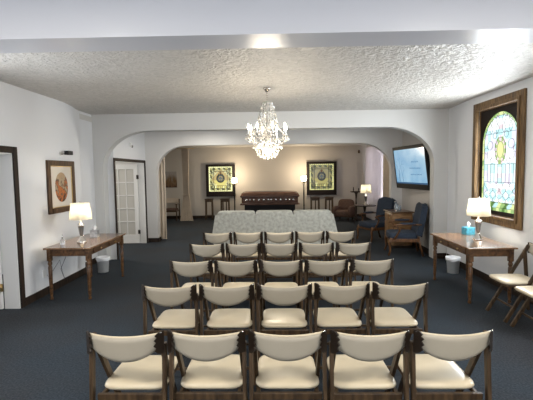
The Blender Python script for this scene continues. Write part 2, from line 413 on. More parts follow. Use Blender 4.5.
# near sockets / baseboards
BB = .11
def base(name, pieces, label):
    m = MB()
    for p in pieces: m.box(*p[:4], 0, BB, M['trim'])
    struct(m.build(name, bevel=.004), label, 'baseboard')
base('baseboard_left', [(XL, XL+.018, -4.2, DL0-.09), (XL, XL+.018, DL1+.09, 7.0)]+[(XL-flare(y, 0, 7.0, .95, .19)-.02, XL-flare(y, 0, 7.0, .95, .19)+.018, y, y+.08) for y in [7.0+.08*i for i in range(11)]], 'dark wood baseboard along the left wall')
base('baseboard_right', [(XR-.018, XR, -4.2, 7.35)]+[(XR+flare(y, 0, 7.35, .8, .07)-.018, XR+flare(y, 0, 7.35, .8, .07)+.02, y, y+.08) for y in [7.35+.08*i for i in range(7)]], 'dark wood baseboard along the right wall')
base('baseboard_arch', [(-3.58, -3.405, YA0-.018, YA0), (3.165, 3.42, YA0-.018, YA0)], 'dark wood baseboard at the feet of the first arch')
base('baseboard_inner_arch', [(-3.26, -2.985, YB0-.018, YB0), (2.965, 3.24, YB0-.018, YB0), (-3.0, -2.982, YB0-.018, YB1), (2.962, 2.98, YB0-.018, YB1)], 'dark wood baseboard at the feet of the inner arch')
base('baseboard_far', [(-4.9, 3.6, YF-.02, YF), (-4.9, -4.88, YB1, YF-.02)], 'dark baseboard below the far wall')
base('baseboard_right_middle', [(3.232, 3.25, YA1, YB0-.02)], 'dark baseboard under the television wall')

# doors (frames + leaves)
def door_set(n, y0, y1, hgt, x, label, french):
    t = thing('door_%d' % n, label, 'door', (x, y1, 0)); t['kind'] = 'structure'
    L = y1-y0; th = .15 if french else .2; f = MB(); tw = .065 if french else .085
    f.box(0, .022, -L-tw, -L, 0, hgt+tw, M['trim']); f.box(0, .022, 0, tw, 0, hgt+tw, M['trim']); f.box(0, .022, -L, 0, hgt, hgt+tw, M['trim'])
    f.build('door_casing', t, .004)
    j = MB(); j.box(-th, 0, -.015, 0, 0, hgt, M['whitepaint']); j.box(-th, 0, -L, -L+.015, 0, hgt, M['whitepaint']); j.box(-th, 0, -L, 0, hgt-.015, hgt, M['whitepaint'])
    j.build('door_jamb', t)
    HM = M['bracket'] if french else M['brass']; lw = .8; x1 = -th-.005; x0 = x1-lw; yy0, yy1 = -.065, -.025
    d = MB()
    if french:
        st = .10
        d.box(x0, x0+st, yy0, yy1, .01, hgt-.03, M['whitepaint']); d.box(x1-st, x1, yy0, yy1, .01, hgt-.03, M['whitepaint'])
        d.box(x0+st, x1-st, yy0, yy1, .01, .23, M['whitepaint']); d.box(x0+st, x1-st, yy0, yy1, hgt-.15, hgt-.03, M['whitepaint'])
        for k in (1, 2): xx = x0+st+(lw-2*st)*k/3; d.box(xx-.012, xx+.012, yy0+.005, yy1-.005, .23, hgt-.15, M['whitepaint'])
        for k in range(1, 5): zz = .23+(hgt-.38)*k/5; d.box(x0+st, x1-st, yy0+.005, yy1-.005, zz-.012, zz+.012, M['whitepaint'])
        lf = d.build('door_leaf', t, .002)
        MB().box(x0+st, x1-st, -.048, -.042, .23, hgt-.15, plain('frosted_pane', (.50, .48, .44, 1), .4)).build('glazing', lf)
    else:
        d.box(x0, x1, yy0, yy1, .01, hgt-.03, M['whitepaint'])
        for z0, z1 in ((.2, .9), (1.05, 1.85)): d.box(x0+.12, x1-.12, yy0-.008, yy0, z0, z1, M['whitepaint'])
        lf = d.build('door_leaf', t, .002)
    for z in (.3, hgt-.35):
        h = MB(); h.box(x1-.03, x1+.03, yy0-.004, yy0, z-.05, z+.05, HM); h.lathe([(.008, -.055), (.008, .055)], HM, (x1+.004, yy0-.008, z), 8)
        h.build('hinge', lf)
    MB().sphere((x0+.06, yy0-.05, 1.0), .028, M['brass']).bar((x0+.06, yy0, 1.0), (x0+.06, yy0-.04, 1.0), .015, .015, M['brass']).build('door_handle', lf)
    return t
door_set(1, DL0, DL1, DH, XL, 'white panelled door standing open in dark frame, left wall nearest', False)
door_set(2, D20, D21, 2.04, XM, 'white french door with small panes standing open between arches', True)

# ------------------------------------------------------------------ folding chairs
def make_chair(label, loc, rz, group):
    t = thing('folding_chair', label, 'chair', loc, rz, group)
    W = .218
    parts = []
    # backrest: curved crescent pad (chair faces +y, backrest at y=0)
    NU, NV = 24, 10; vs = []; fs = []
    hw = .211
    def P(u, v):
        x = u*hw
        zt = .842-.013*(1-u*u); zb = .674+.085*abs(u)**2.2
        z = zb+(zt-zb)*v
        y = -.008-.030*(1-u*u)+(1-v)*.02
        th = (.004+.012*max(0, 1-(2*v-1)**6)**.5*max(0, 1-u**12)**.5)
        return x, y, z, th
    for side in (-1, 1):
        for j in range(NV+1):
            for i in range(NU+1):
                x, y, z, th = P(-1+2*i/NU, j/NV); vs.append((x, y+side*th, z))
    n1 = (NU+1)*(NV+1)
    for j in range(NV):
        for i in range(NU):
            a = j*(NU+1)+i; b = a+1; c = a+NU+2; d = a+NU+1
            fs.append((a, b, c, d)); fs.append((n1+a, n1+d, n1+c, n1+b))
    ring = [i for i in range(NU+1)]+[j*(NU+1)+NU for j in range(1, NV+1)]+[NV*(NU+1)+i for i in range(NU-1, -1, -1)]+[j*(NU+1) for j in range(NV-1, 0, -1)]
    for k in range(len(ring)): a, b = ring[k], ring[(k+1) % len(ring)]; fs.append((b, a, n1+a, n1+b))
    back = MB(); back.add(vs, fs, M['backvinyl'], True); bo = back.build('backrest', t); bo['label'] = 'taupe back of the curved backrest'
    parts.append(bo)
    # piping along the top edge
    pp = MB(); pp.tube([(P(u, 1)[0], P(u, 1)[1], P(u, 1)[2]+.001) for u in [-1+2*i/16 for i in range(17)]], .006, M['vinyl'], 6)
    pipe = pp.build('piping', bo); SUBS[bo.name] = [pipe]
    # seat cushion
    sh = lambda y: 1-.035*(1-y*y)-.025*y
    st = MB(); st.pad(superell(.203, .212, 0, .305, 6, 44, sh), .436, .044, M['vinyl'])
    parts.append(st.build('seat', t))
    # seat frame
    fr = MB(); cw = M['chairwood']
    fr.box(-.207, .207, .055, .080, .396, .436, cw); fr.box(-.19, .19, .47, .492, .41, .436, cw)
    fr.box(-.19, -.168, .07, .47, .41, .436, cw); fr.box(.168, .19, .07, .47, .41, .436, cw)
    parts.append(fr.build('seat_frame', t, .003))
    for s in (-1, 1):
        f = MB(); f.bar((s*(W-.0235), .012, .825), (s*(W-.0235), .505, 0.002), .022, .042, cw); parts.append(f.build('leg', t, .003))
        r = MB(); r.bar((s*W, .045, .765), (s*W, -.02, 0.002), .022, .042, cw, w2=.022, d2=.036); parts.append(r.build('leg', t, .003))
        # scalloped corner bracket
        b = MB(); pts = []
        base_pts = [(.003, .855), (.022, .850), (.036, .838), (.024, .824), (.042, .812), (.028, .796), (.044, .780), (.028, .764), (.038, .748), (.022, .732), (.003, .722)]
        pts = [(-.012, .722), (-.012, .855)]+base_pts
        vv = [(s*(W-x), z) for x, z in pts]
        k0 = len(b.v); b.prism(vv, 'y', -.006, .006, M['bracket'])
        for q in range(k0, len(b.v)):
            X_, Y_, Z_ = b.v[q]; dd = W-.008-s*X_; b.v[q] = (s*(W-.008-dd*.72)+(Y_*.6), -.016-dd*.8+Y_*.6, Z_)
        b.sphere((s*(W-.004), -.012, .848), .006, M['silver'], 8, 5)
        parts.append(b.build('bracket', t, .002))
    s1 = MB(); s1.bar((-W+.02, .40, .165), (W-.02, .40, .165), .02, .02, cw, (0, 1, 0)); parts.append(s1.build('stretcher', t, .002))
    s2 = MB(); s2.bar((-W+.02, -.008, .14), (W-.02, -.008, .14), .02, .02, cw, (0, 1, 0)); parts.append(s2.build('stretcher', t, .002))
    PARTS[t.name] = parts
    return t

rows = [(2.27, .070, 'nearest'), (3.24, .076, 'second nearest'), (4.15, .065, 'middle'), (5.14, .068, 'second farthest'), (6.12, .07, 'farthest')]
cols = ['leftmost', 'second from left', 'centre', 'second from right', 'rightmost']
proto = None; sp = .476
jit = [0, .012, -.01, .008, -.012]
for r, (Y, cx, rn) in enumerate(rows):
    for c, cn in enumerate(cols):
        loc = (cx+(c-2)*sp, Y+random.uniform(-.010, .010), 0); rz = radians(random.uniform(-.6, .6))
        lab = '%s cream folding chair of the %s row, facing the casket' % (cn, rn)
        if proto is None: proto = make_chair(lab, loc, rz, 'cream folding chairs in five rows')
        else: copy_tree(proto, loc, rz, lab)
# two by the right wall, facing into the room
a = copy_tree(proto, (3.15, 4.75, 0), radians(90), 'cream folding chair against right wall, the one nearer the wooden table'); a['group'] = 'cream folding chairs against the right wall'
b = copy_tree(proto, (3.15, 4.23, 0), radians(90), 'cream folding chair against right wall, cut off by right picture edge'); b['group'] = 'cream folding chairs against the right wall'

# ------------------------------------------------------------------ console tables
def console(label, x0, x1, y0, y1, face):
    cx, cy = (x0+x1)/2, (y0+y1)/2
    t = thing('console_table', label, 'table', (cx, cy, 0))
    hx, hy = (x1-x0)/2, (y1-y0)/2; h = .75
    MB().box(-hx, hx, -hy, hy, h-.025, h, M['tabletop']).build('tabletop', t, .006)
    a = MB(); i = .05
    for (p, q, r, s) in ((-hx+i, -hx+i+.02, -hy+i, hy-i), (hx-i-.02, hx-i, -hy+i, hy-i), (-hx+i, hx-i, -hy+i, -hy+i+.02), (-hx+i, hx-i, hy-i-.02, hy-i)):
        a.box(p, q, r, s, h-.125, h-.025, M['tablewood'])
    a.build('apron', t, .003)
    for k in (-1, 1):
        d = MB(); xx = face*(hx-i); d.box(min(xx, xx+face*.012), max(xx, xx+face*.012), k*.27-.20, k*.27+.20, h-.115, h-.035, M['tablewood'])
        do = d.build('drawer', t, .003)
        MB().sphere((xx+face*.028, k*.27, h-.075), .014, M['brass']).bar((xx+face*.01, k*.27, h-.075), (xx+face*.025, k*.27, h-.075), .01, .01, M['brass'], (0, 0, 1)).build('knob', do)
    for sx in (-1, 1):
        for sy in (-1, 1):
            l = MB(); px, py = sx*(hx-.06), sy*(hy-.06)
            l.box(px-.028, px+.028, py-.028, py+.028, .56, h-.025, M['tablewood'])
            l.lathe([(.020, 0.002), (.024, .02), (.016, .05), (.022, .09), (.026, .30), (.028, .47), (.020, .49), (.029, .51), (.029, .53), (.022, .545), (.026, .56)], M['tablewood'], (px, py, 0), 14)
            l.build('leg', t, .002)
    return t
TL = dict(x0=-3.24, x1=-2.57, y0=5.47, y1=6.82)
TR = dict(x0=2.51, x1=3.15, y0=5.17, y1=6.44)
console('brown wooden console table against left wall under the framed picture', TL['x0'], TL['x1'], TL['y0'], TL['y1'], 1)
console('brown wooden console table against right wall under the stained glass window', TR['x0'], TR['x1'], TR['y0'], TR['y1'], -1)

def table_lamp(label, x, y, z, power, s=1.0, col=(1, .91, .76)):
    t = thing('table_lamp', label, 'lamp', (x, y, z))
    b = MB(); b.lathe([(.068*s, 0), (.068*s, .015*s), (.056*s, .03*s), (.038*s, .06*s), (.024*s, .085*s), (.020*s, .10*s)], M['silver'], n=16); b.build('base', t)
    c = MB(); c.lathe([(.020*s, .10*s), (.028*s, .13*s), (.042*s, .23*s), (.044*s, .245*s)], M['pewter'], n=10, smooth=False); c.build('body', t)
    n = MB(); n.lathe([(.044*s, .245*s), (.048*s, .26*s), (.040*s, .285*s), (.012*s, .30*s), (.010*s, .36*s)], M['silver'], n=16); n.build('neck', t)
    sh = MB(); N = 32; z0, z1, r0, r1 = .352*s, .595*s, .160*s, .130*s; vs = []; fs = []
    for k, (r, zz) in enumerate(((r0, z0), (r1, z1), (r1-.003, z1), (r0-.003, z0))):
        vs += [(r*cos(2*pi*i/N), r*sin(2*pi*i/N), zz) for i in range(N)]
    for k in range(4):
        for i in range(N): j = (i+1) % N; k2 = (k+1) % 4; fs.append((k*N+i, k*N+j, k2*N+j, k2*N+i))
    sh.add(vs, fs, M['shade'], True); so = sh.build('lamp_shade', t)
    rg = MB(); rg.tube([(r1*.98*cos(a*pi/3)*.0, r1*.98*a*.5, z1-.01) for a in (-1.9, 0, 1.9)], .0025*s, M['silver'], 5); rg.build('shade_spider', so)
    MB().lathe([(.004*s, .57*s), (.010*s, .60*s), (.004*s, .622*s)], M['silver'], n=8).build('finial', t)
    MB().sphere((0, 0, .45*s), .028*s, M['lampbulb']).lathe([(.012*s, .355*s), (.012*s, .425*s)], M['silver'], n=8).build('light_bulb', t)
    for dz in (.47,):
        L = bpy.data.lights.new('lamp_glow', 'POINT'); L.energy = power; L.color = col; L.shadow_soft_size = .04*s
        lo = bpy.data.objects.new('lamp_glow', L); COL.objects.link(lo); lo.parent = t; lo.location = (0, .045*s, dz*s)
    return t
table_lamp('silver based lamp with cream shade on the left console table', -2.91, 5.93, .75, 7)
table_lamp('silver based lamp with cream shade beside blue tissue box', 2.945, 5.79, .75, 7)

def tissue_box(label, x, y, z, mat, w=.125, h=.125, rz=.1):
    t = thing('tissue_box', label, 'tissue box', (x, y, z), rz)
    MB().box(-w/2, w/2, -w/2, w/2, 0, h, mat).build('box', t, .004)
    vs = []; fs = []; N = 12
    for k, (r, zz) in enumerate(((.012, h-.004), (.022, h+.025), (.030, h+.05), (.018, h+.075))):
        for i in range(N):
            a = 2*pi*i/N; q = r*(1+.25*sin(3*a+k)); vs.append((q*cos(a), q*.5*sin(a), zz+(.012*sin(2*a) if k == 3 else 0)))
    for k in range(3):
        for i in range(N): j = (i+1) % N; fs.append((k*N+i, k*N+j, (k+1)*N+j, (k+1)*N+i))
    fs.append([3*N+i for i in range(N)])
    MB().add(vs, fs, M['tissue'], True).build('tissue', t)
tissue_box('blue cardboard tissue box behind the lamp on the right table', 3.04, 6.28, .75, M['boxblue'], .14, .115)
tissue_box('grey tissue box on the left table with tissue sticking up', -2.93, 6.42, .75, M['boxgrey'], .115, .12)
# small glass bottle on left table
t = thing('glass_bottle', 'small clear glass bottle on the left table near the wall', 'bottle', (-3.10, 5.74, .75))
MB().lathe([(.03, 0), (.034, .01), (.034, .06), (.014, .085), (.012, .10)], M['glassclear'], n=14).build('bottle_body', t)
MB().lathe([(.013, .10), (.015, .115), (.006, .15), (.002, .155)], M['silver'], n=10).build('stopper', t)

def bin_(label, x, y, r=.11, h=.27):
    t = thing('waste_bin', label, 'bin', (x, y, 0))
    N = 24; vs = []; fs = []
    prof = [(r*.82, .001), (r*.98, h*.93), (r*1.05, h*.93), (r*1.05, h), (r*.96, h), (r*.78, .015)]
    MB().lathe(prof, M['bin'], n=24).build('body', t)
    # bag lining folded over rim
    m = MB(); vs = []; fs = []
    for k, (q, z) in enumerate(((r*1.02, h*.80), (r*1.09, h*.9), (r*1.09, h+.006), (r*.93, h+.006), (r*.9, h*.6))):
        for i in range(N): a = 2*pi*i/N; w = 1+.02*sin(5*a+k); vs.append((q*w*cos(a), q*w*sin(a), z+(.008*sin(4*a) if k == 0 else 0)))
    for k in range(4):
        for i in range(N): j = (i+1) % N; fs.append((k*N+i, k*N+j, (k+1)*N+j, (k+1)*N+i))
    m.add(vs, fs, M['tissue'], True); m.build('bin_liner', t)
bin_('white waste bin on carpet behind the left console table', -3.12, 7.12)
bin_('white waste bin on carpet behind the right console table', 3.06, 6.83)
m = MB()
m.tube([(-3.36, 5.75, .3), (-3.33, 5.74, .27), (-3.25, 5.8, .42), (-3.22, 5.86, .5), (-3.22, 5.9, .36), (-3.2, 5.93, .2), (-3.26, 5.95, .34), (-3.2, 6.0, .52), (-3.22, 6.03, .62), (-3.24, 6.05, .60)], .004, M['cord'], 6)
tag(m.build('lamp_cord'), 'thin looping grey lamp cord hanging behind the left table', 'cord')
m = MB(); m.box(XL+.001, XL+.012, 5.70, 5.78, .27, .38, M['whitepaint']); tag(m.build('wall_socket', bevel=.003), 'white wall socket low on left wall under the table', 'socket')

# ------------------------------------------------------------------ left picture and spotlight
t = thing('framed_picture', 'brown framed print with orange oval scene above left table', 'picture', (XL, 6.33, 1.585))
hy, hz, fw = .405, .41, .085
f = MB()
for (a, b, c, d) in ((-hy, -hy+fw, -hz, hz), (hy-fw, hy, -hz, hz), (-hy+fw, hy-fw, -hz, -hz+fw), (-hy+fw, hy-fw, hz-fw, hz)): f.box(0, .035, a, b, c, d, M['frameWood'])
f.build('frame', t, .008)
f = MB()
for (a, b, c, d) in ((-hy+fw, -hy+fw+.012, -hz+fw, hz-fw), (hy-fw-.012, hy-fw, -hz+fw, hz-fw), (-hy+fw, hy-fw, -hz+fw, -hz+fw+.012), (-hy+fw, hy-fw, hz-fw-.012, hz-fw)): f.box(.004, .026, a, b, c, d, M['gold'])
f.build('gilt_edge', t)
MB().box(.004, .012, -hy+fw, hy-fw, -hz+fw, hz-fw, M['mat_board']).build('mat', t)
pts = [(.19*cos(2*pi*i/40)+.0, .235*sin(2*pi*i/40)-.01) for i in range(40)]
MB().prism(pts, 'x', .0121, .014, M['painting']).build('print', t)
t = thing('spotlight', 'small black spotlight above the brown framed picture', 'lamp', (XL, 6.40, 2.10))
MB().box(0, .015, -.06, .0, -.03, .03, M['whitepaint']).bar((.01, -.03, 0), (.10, 0, .02), .012, .012, M['silver']).build('bracket', t)
MB().box(.08, .15, -.075, .075, -.012, .052, M['blackplastic']).build('lamp_head', t, .006)

# ------------------------------------------------------------------ stained glass window on the right wall
def glassmat(name, c, s=1.0): return emit(name, c, s)
G = dict(pale=glassmat('glass_pale_blue', srgb(200, 222, 230), .9), white=glassmat('glass_white', srgb(228, 234, 234), .95),
         aqua=glassmat('glass_aqua', srgb(170, 212, 218), .85), lav=glassmat('glass_lavender', srgb(204, 202, 220), .85),
         green=glassmat('glass_green', srgb(150, 185, 115), .7), lime=glassmat('glass_lime', srgb(205, 216, 150), .8),
         dgreen=glassmat('glass_deep_green', srgb(95, 140, 70), .55), gold=glassmat('glass_gold', srgb(226, 224, 150), .8), pink=glassmat('glass_pink', srgb(212, 196, 202), .8))
t = thing('window_1', 'arched stained glass window in brown wooden frame, right wall', 'window', (XR, (WY0+WY1)/2, WZ0)); t['kind'] = 'structure'
ww, wh = WY1-WY0, WZ1-WZ0; hw = ww/2
f = MB(); c = .13
for (a, b, z0, z1) in ((-hw-c, -hw, -c, wh+c), (hw, hw+c, -c, wh+c), (-hw, hw, wh, wh+c), (-hw, hw, -c, 0)): f.box(-.04, 0, a, b, z0, z1, M['winwood'])
f.build('window_casing', t, .01)
f = MB()
for (a, b, z0, z1) in ((-hw-.05, -hw, -.05, wh+.05), (hw, hw+.05, -.05, wh+.05), (-hw, hw, wh, wh+.05), (-hw, hw, -.05, 0)): f.box(-.055, -.04, a, b, z0, z1, M['winwood'])
f.build('casing_moulding', t, .006)
# reveal lining
f = MB(); f.box(0, .14, -hw, -hw+.012, 0, wh, M['winwood']); f.box(0, .14, hw-.012, hw, 0, wh, M['winwood']); f.box(0, .14, -hw+.012, hw-.012, wh-.012, wh, M['winwood']); f.box(0, .14, -hw+.012, hw-.012, 0, .012, M['winwood'])
f.build('window_reveal', t)
# dark spandrel panel with arched hole
GX = .505; gx = .47; gz0 = .07; gr = .47; gtop = 1.60; gq = (wh-.08)/1.60
sp_ = gtop-gr
pts = [(-hw+.012, .012), (-hw+.012, wh-.012), (hw-.012, wh-.012), (hw-.012, .012), (GX, .012), (GX, sp_*gq)]+arc(0, sp_*gq, GX, gr*gq, 0, 180, 24)+[(-GX, sp_*gq), (-GX, .012)]
f = MB(); f.prism([p for i, p in enumerate(pts)], 'x', .02, .075, M['darkframe']); f.box(.02, .075, -GX, GX, .012, gz0*gq, M['darkframe']); f.build('sash', t)
# glass pieces: fine cells, coloured by design
def inside(y, z, m=0): 
    if z < sp_: return abs(y) <= gx-m and z >= gz0+m
    return sqrt(y*y+(z-sp_)**2) <= gr-m
def design(y, z):
    if not inside(y, z, .045): 
        k = int(z*9+10+abs(y)*9) % 4
        if z < gz0+.12: return ['dgreen', 'green', 'lime', 'green'][int((y+1)*14) % 4]
        return ['lime', 'green', 'gold', 'lime'][k]
    if z < gz0+.13: return ['green', 'lime', 'aqua', 'dgreen'][int((y+1)*12+z*9) % 4]
    e = (y/.13)**2+((z-1.02)/.19)**2
    if e < .55: return 'gold' if e < .25 else 'lime'
    if e < 1.3: return 'green' if int(math.atan2(z-1.02, y)*3+20) % 2 else 'pink'
    if abs(y) < .05: return ['aqua', 'pink', 'white'][int(z*12) % 3]
    if abs(y) > .33 and z > .35: return ['lav', 'aqua', 'pale'][int(z*10) % 3]
    if z < .42: return ['aqua', 'pale', 'aqua', 'white'][int((y+z+1)*9)+int((y-z+2)*9) & 3]
    return ['pale', 'white', 'pale', 'lav', 'white', 'aqua'][(int((y+1)*8)*3+int(z*6)*5) % 6]
N = 40; g = MB(); step = .0235
ny = int(2*gx/step); nz = int((gtop-gz0)/step)
for i in range(ny+1):
    for k in range(nz+1):
        y = -gx+i*step; z = gz0+k*step
        yc, zc = y+step/2, z+step/2
        if inside(yc, zc, -.02) and abs(yc) < gx+.01:
            g.add([(.045, y, z), (.045, y+step, z), (.045, y+step, z+step), (.045, y, z+step)], [(0, 3, 2, 1)], G[design(yc, zc)])
gl = g.build('stained_glass', t); gl.scale = (1, GX/gx, gq)
ld = MB(); lr = .0032; X = .042
def cl(pts): 
    run = []
    for p in pts:
        if inside(p[0], p[1], .003): run.append((X, p[0], p[1]))
        else:
            if len(run) > 1: ld.tube(run, lr, M['lead'], 4)
            run = []
    if len(run) > 1: ld.tube(run, lr, M['lead'], 4)
def seg(a, b, n=14): cl([(a[0]+(b[0]-a[0])*i/n, a[1]+(b[1]-a[1])*i/n) for i in range(n+1)])
def inner(d): return [(-gx+d, gz0+d), (-gx+d, sp_)]+[(p[0], p[1]) for p in arc(0, sp_, gx-d, gr-d, 180, 0, 24)]+[(gx-d, gz0+d), (-gx+d, gz0+d)]
cl(inner(.055)); cl([(y, gz0+.13) for y in (-.41, -.2, 0, .2, .41)])
for z in (.52, 1.28, .80): seg((-gx, z), (gx, z))
for k in range(14): a = radians(180*k/13); seg((cos(a)*(gx-.055), sp_+sin(a)*(gr-.055)), (cos(a)*gx*.99, sp_+sin(a)*gr*.99), 3)
for k in range(8): z = .2+k*.13; seg((-gx+.003, z), (-gx+.055, z), 3); seg((gx-.055, z), (gx-.003, z), 3)
for y in (-.32, -.23, -.14, -.05, .05, .14, .23, .32): seg((y, .52), (y, .80))
def zig(z0, z1, n, amp, ph):
    cl([(ph+amp*sin(2*pi*i/16), z0+(z1-z0)*i/(16*n)) for i in range(16*n+1)])
for y in (-.32, -.16, 0, .16, .32): zig(.20, .52, 2, .04, y-.04); zig(.20, .52, 2, -.04, y-.04+.08)
for y in (-.24, -.08, .08, .24): zig(1.28, 1.56, 1, .04, y); zig(1.28, 1.56, 1, -.04, y)
cl([(.13*cos(2*pi*i/28), 1.02+.19*sin(2*pi*i/28)) for i in range(29)]); cl([(.08*cos(2*pi*i/20), 1.02+.13*sin(2*pi*i/20)) for i in range(21)])
for s in (-1, 1):
    for (cy, cz, r) in ((.26, 1.10, .07), (.27, .93, .06), (.14, 1.25, .05), (.36, 1.02, .05), (.2, .85, .04)): cl([(s*cy+r*cos(2*pi*i/16), cz+r*sin(2*pi*i/16)) for i in range(17)])
ld.build('lead_came', gl)

# ------------------------------------------------------------------ chandelier
t = thing('chandelier', 'large crystal chandelier with candle bulbs hanging from textured ceiling', 'chandelier', (-.08, 5.72, -.015))
c = MB(); c.lathe([(.055, 2.965), (.05, 2.945), (.022, 2.915), (.012, 2.905)][::-1], M['chrome'], n=18); c.build('canopy', t)
c = MB()
for k in range(5):
    z = 2.90-k*.028; pts = [(.011*cos(a) if k % 2 else 0, 0 if k % 2 else .011*cos(a), z+.017*sin(a)) for a in [2*pi*i/10 for i in range(11)]]; c.tube(pts, .0025, M['chrome'], 5)
c.build('chain', t)
c = MB(); c.lathe([(.008, 1.99), (.02, 2.02), (.05, 2.06), (.03, 2.10), (.012, 2.14), (.03, 2.20), (.055, 2.235), (.05, 2.26), (.014, 2.30), (.02, 2.38), (.035, 2.44), (.018, 2.50), (.012, 2.60), (.02, 2.66), (.012, 2.72), (.05, 2.755), (.055, 2.765), (.01, 2.775)], M['crystal'], n=14); c.build('stem', t)
NA = 8
def octa(m, p, s, mat, h=1.6):
    x, y, z = p
    m.add([(x+s, y, z), (x, y+s, z), (x-s, y, z), (x, y-s, z), (x, y, z+s*.8), (x, y, z-s*h)], [(0, 1, 4), (1, 2, 4), (2, 3, 4), (3, 0, 4), (1, 0, 5), (2, 1, 5), (3, 2, 5), (0, 3, 5)], mat)
st_ = MB()
for k in range(NA):
    a = 2*pi*(k+.35)/NA; ca, sa = cos(a), sin(a); R = .275
    pts = [(r*ca, r*sa, z) for r, z in ((.03, 2.24), (.08, 2.20), (.14, 2.165), (.20, 2.175), (.25, 2.215), (.272, 2.255), (R, 2.285))]
    arm = MB().tube(pts, .007, M['crystal'], 7).build('arm', t)
    MB().lathe([(.008, 2.283), (.040, 2.297), (.043, 2.303), (.012, 2.305), (.014, 2.318)], M['crystal'], (R*ca, R*sa, 0), 12).build('drip_cup', arm)
    MB().lathe([(.0105, 2.318), (.0105, 2.385)], M['tissue'], (R*ca, R*sa, 0), 8).build('candle', arm)
    MB().lathe([(.005, 2.385), (.013, 2.402), (.012, 2.416), (.005, 2.445), (.001, 2.462)], M['bulb'], (R*ca, R*sa, 0), 8).build('candle_bulb', arm)
    sd = MB()
    for i in range(17):
        u = i/16; r = .055+(R-.055)*u; z = 2.76+(2.31-2.76)*u-.10*sin(pi*u)
        octa(sd, (r*ca, r*sa, z), .013, M['crystal'], 1.2)
        r2 = .05+.09*sin(pi*u)*.9; a2 = a+.3
        octa(sd, (r2*cos(a2), r2*sin(a2), 2.75-.45*u), .014, M['crystal'], 1.2)
    sd.build('bead_strand', t)
    for i in range(6):
        b = a+2*pi*i/6; octa(st_, (R*ca+.04*cos(b), R*sa+.04*sin(b), 2.265), .012, M['crystal'], 2.8)
    for u in (.1, .16, .21): octa(st_, (u*ca, u*sa, 2.135), .011, M['crystal'], 3)
    # swag between neighbouring arms
    a3 = 2*pi*(k+1.35)/NA
    for i in range(9):
        u = i/8; x = R*(ca*(1-u)+cos(a3)*u); y = R*(sa*(1-u)+sin(a3)*u); octa(st_, (x, y, 2.285-.07*sin(pi*u)), .011, M['crystal'], 1.2)
for (z, r, n, s) in ((2.14, .17, 19, .011), (2.09, .16, 17, .011), (2.045, .145, 15, .011), (2.01, .11, 12, .011), (1.99, .06, 7, .011), (2.755, .07, 14, .011), (2.70, .10, 14, .011), (2.62, .08, 10, .011), (2.52, .11, 12, .011), (2.44, .13, 14, .011), (2.36, .12, 12, .011), (2.28, .14, 13, .012), (2.22, .19, 18, .011)):
    for i in range(n): b = 2*pi*i/n+z*7; octa(st_, (r*cos(b), r*sin(b), z), s, M['crystal'], 2.6)
octa(st_, (0, 0, 1.975), .018, M['crystal'], 1.4)
so = st_.build('crystal_drops', t); so['kind'] = 'stuff'
for k in range(3):
    a = 2*pi*(k+.15)/3
    MB().lathe([(.006, 2.12), (.016, 2.10), (.013, 2.08), (.002, 2.06)][::-1], M['bulb2'], (.085*cos(a), .085*sin(a), 0), 8).build('lower_bulb', t)

# ------------------------------------------------------------------ far room: casket, torchieres, lightboxes
cxk, cyk = -.15, 14.75
t = thing('casket', 'brown wooden casket with metal handles on black draped stand', 'casket', (cxk, cyk, .04))
W2, D2 = 1.05, .30
def oct_(hx, hy, c): return [(-hx+c, -hy), (hx-c, -hy), (hx, -hy+c), (hx, hy-c), (hx-c, hy), (-hx+c, hy), (-hx, hy-c), (-hx, -hy+c)]
def lay(m, rings, mat, smooth=False):
    vs = []; fs = []; n = 8
    for hx, hy, c, z in rings: vs += [(x, y, z) for x, y in oct_(hx, hy, c)]
    for k in range(len(rings)-1):
        for i in range(n): j = (i+1) % n; fs.append((k*n+i, k*n+j, (k+1)*n+j, (k+1)*n+i))
    fs.append(list(range(n))[::-1]); fs.append([(len(rings)-1)*n+i for i in range(n)])
    m.add(vs, fs, mat, smooth)
m = MB(); lay(m, [(1.08, .33, .06, .54), (1.08, .33, .06, .59), (1.03, .29, .06, .61), (1.03, .29, .06, .80), (1.07, .32, .06, .815), (1.07, .32, .06, .835)], M['coffin']); m.build('body', t, .004)
m = MB(); lay(m, [(1.08, .33, .06, .836), (1.08, .33, .06, .87), (1.06, .31, .06, .90), (1.03, .27, .06, .96), (.98, .20, .08, 1.01), (.90, .08, .05, 1.035)], M['coffin']); m.build('lid', t, .004)
for x0, x1 in ((-.88, -.55), (-.42, -.02), (.02, .42), (.55, .88)):
    m = MB(); m.tube([(x0, -.365, .71), (x1, -.365, .71)], .014, M['coffin'], 8)
    h = m.build('handle', t)
    m2 = MB()
    for x in (x0+.03, (x0+x1)/2, x1-.03): m2.sphere((x, -.31, .72), .042, M['silver'], 10, 6, 1, .6, 1.2); m2.bar((x, -.30, .72), (x, -.37, .71), .02, .02, M['silver'])
    m2.build('handle_mount', h)
m = MB(); m.box(-.92, .92, -.26, .26, 0.0, .578, M['black']); tag(m.build('casket_bier', bevel=.01, loc=(cxk, cyk, 0)), 'black draped stand carrying the casket', 'stand')

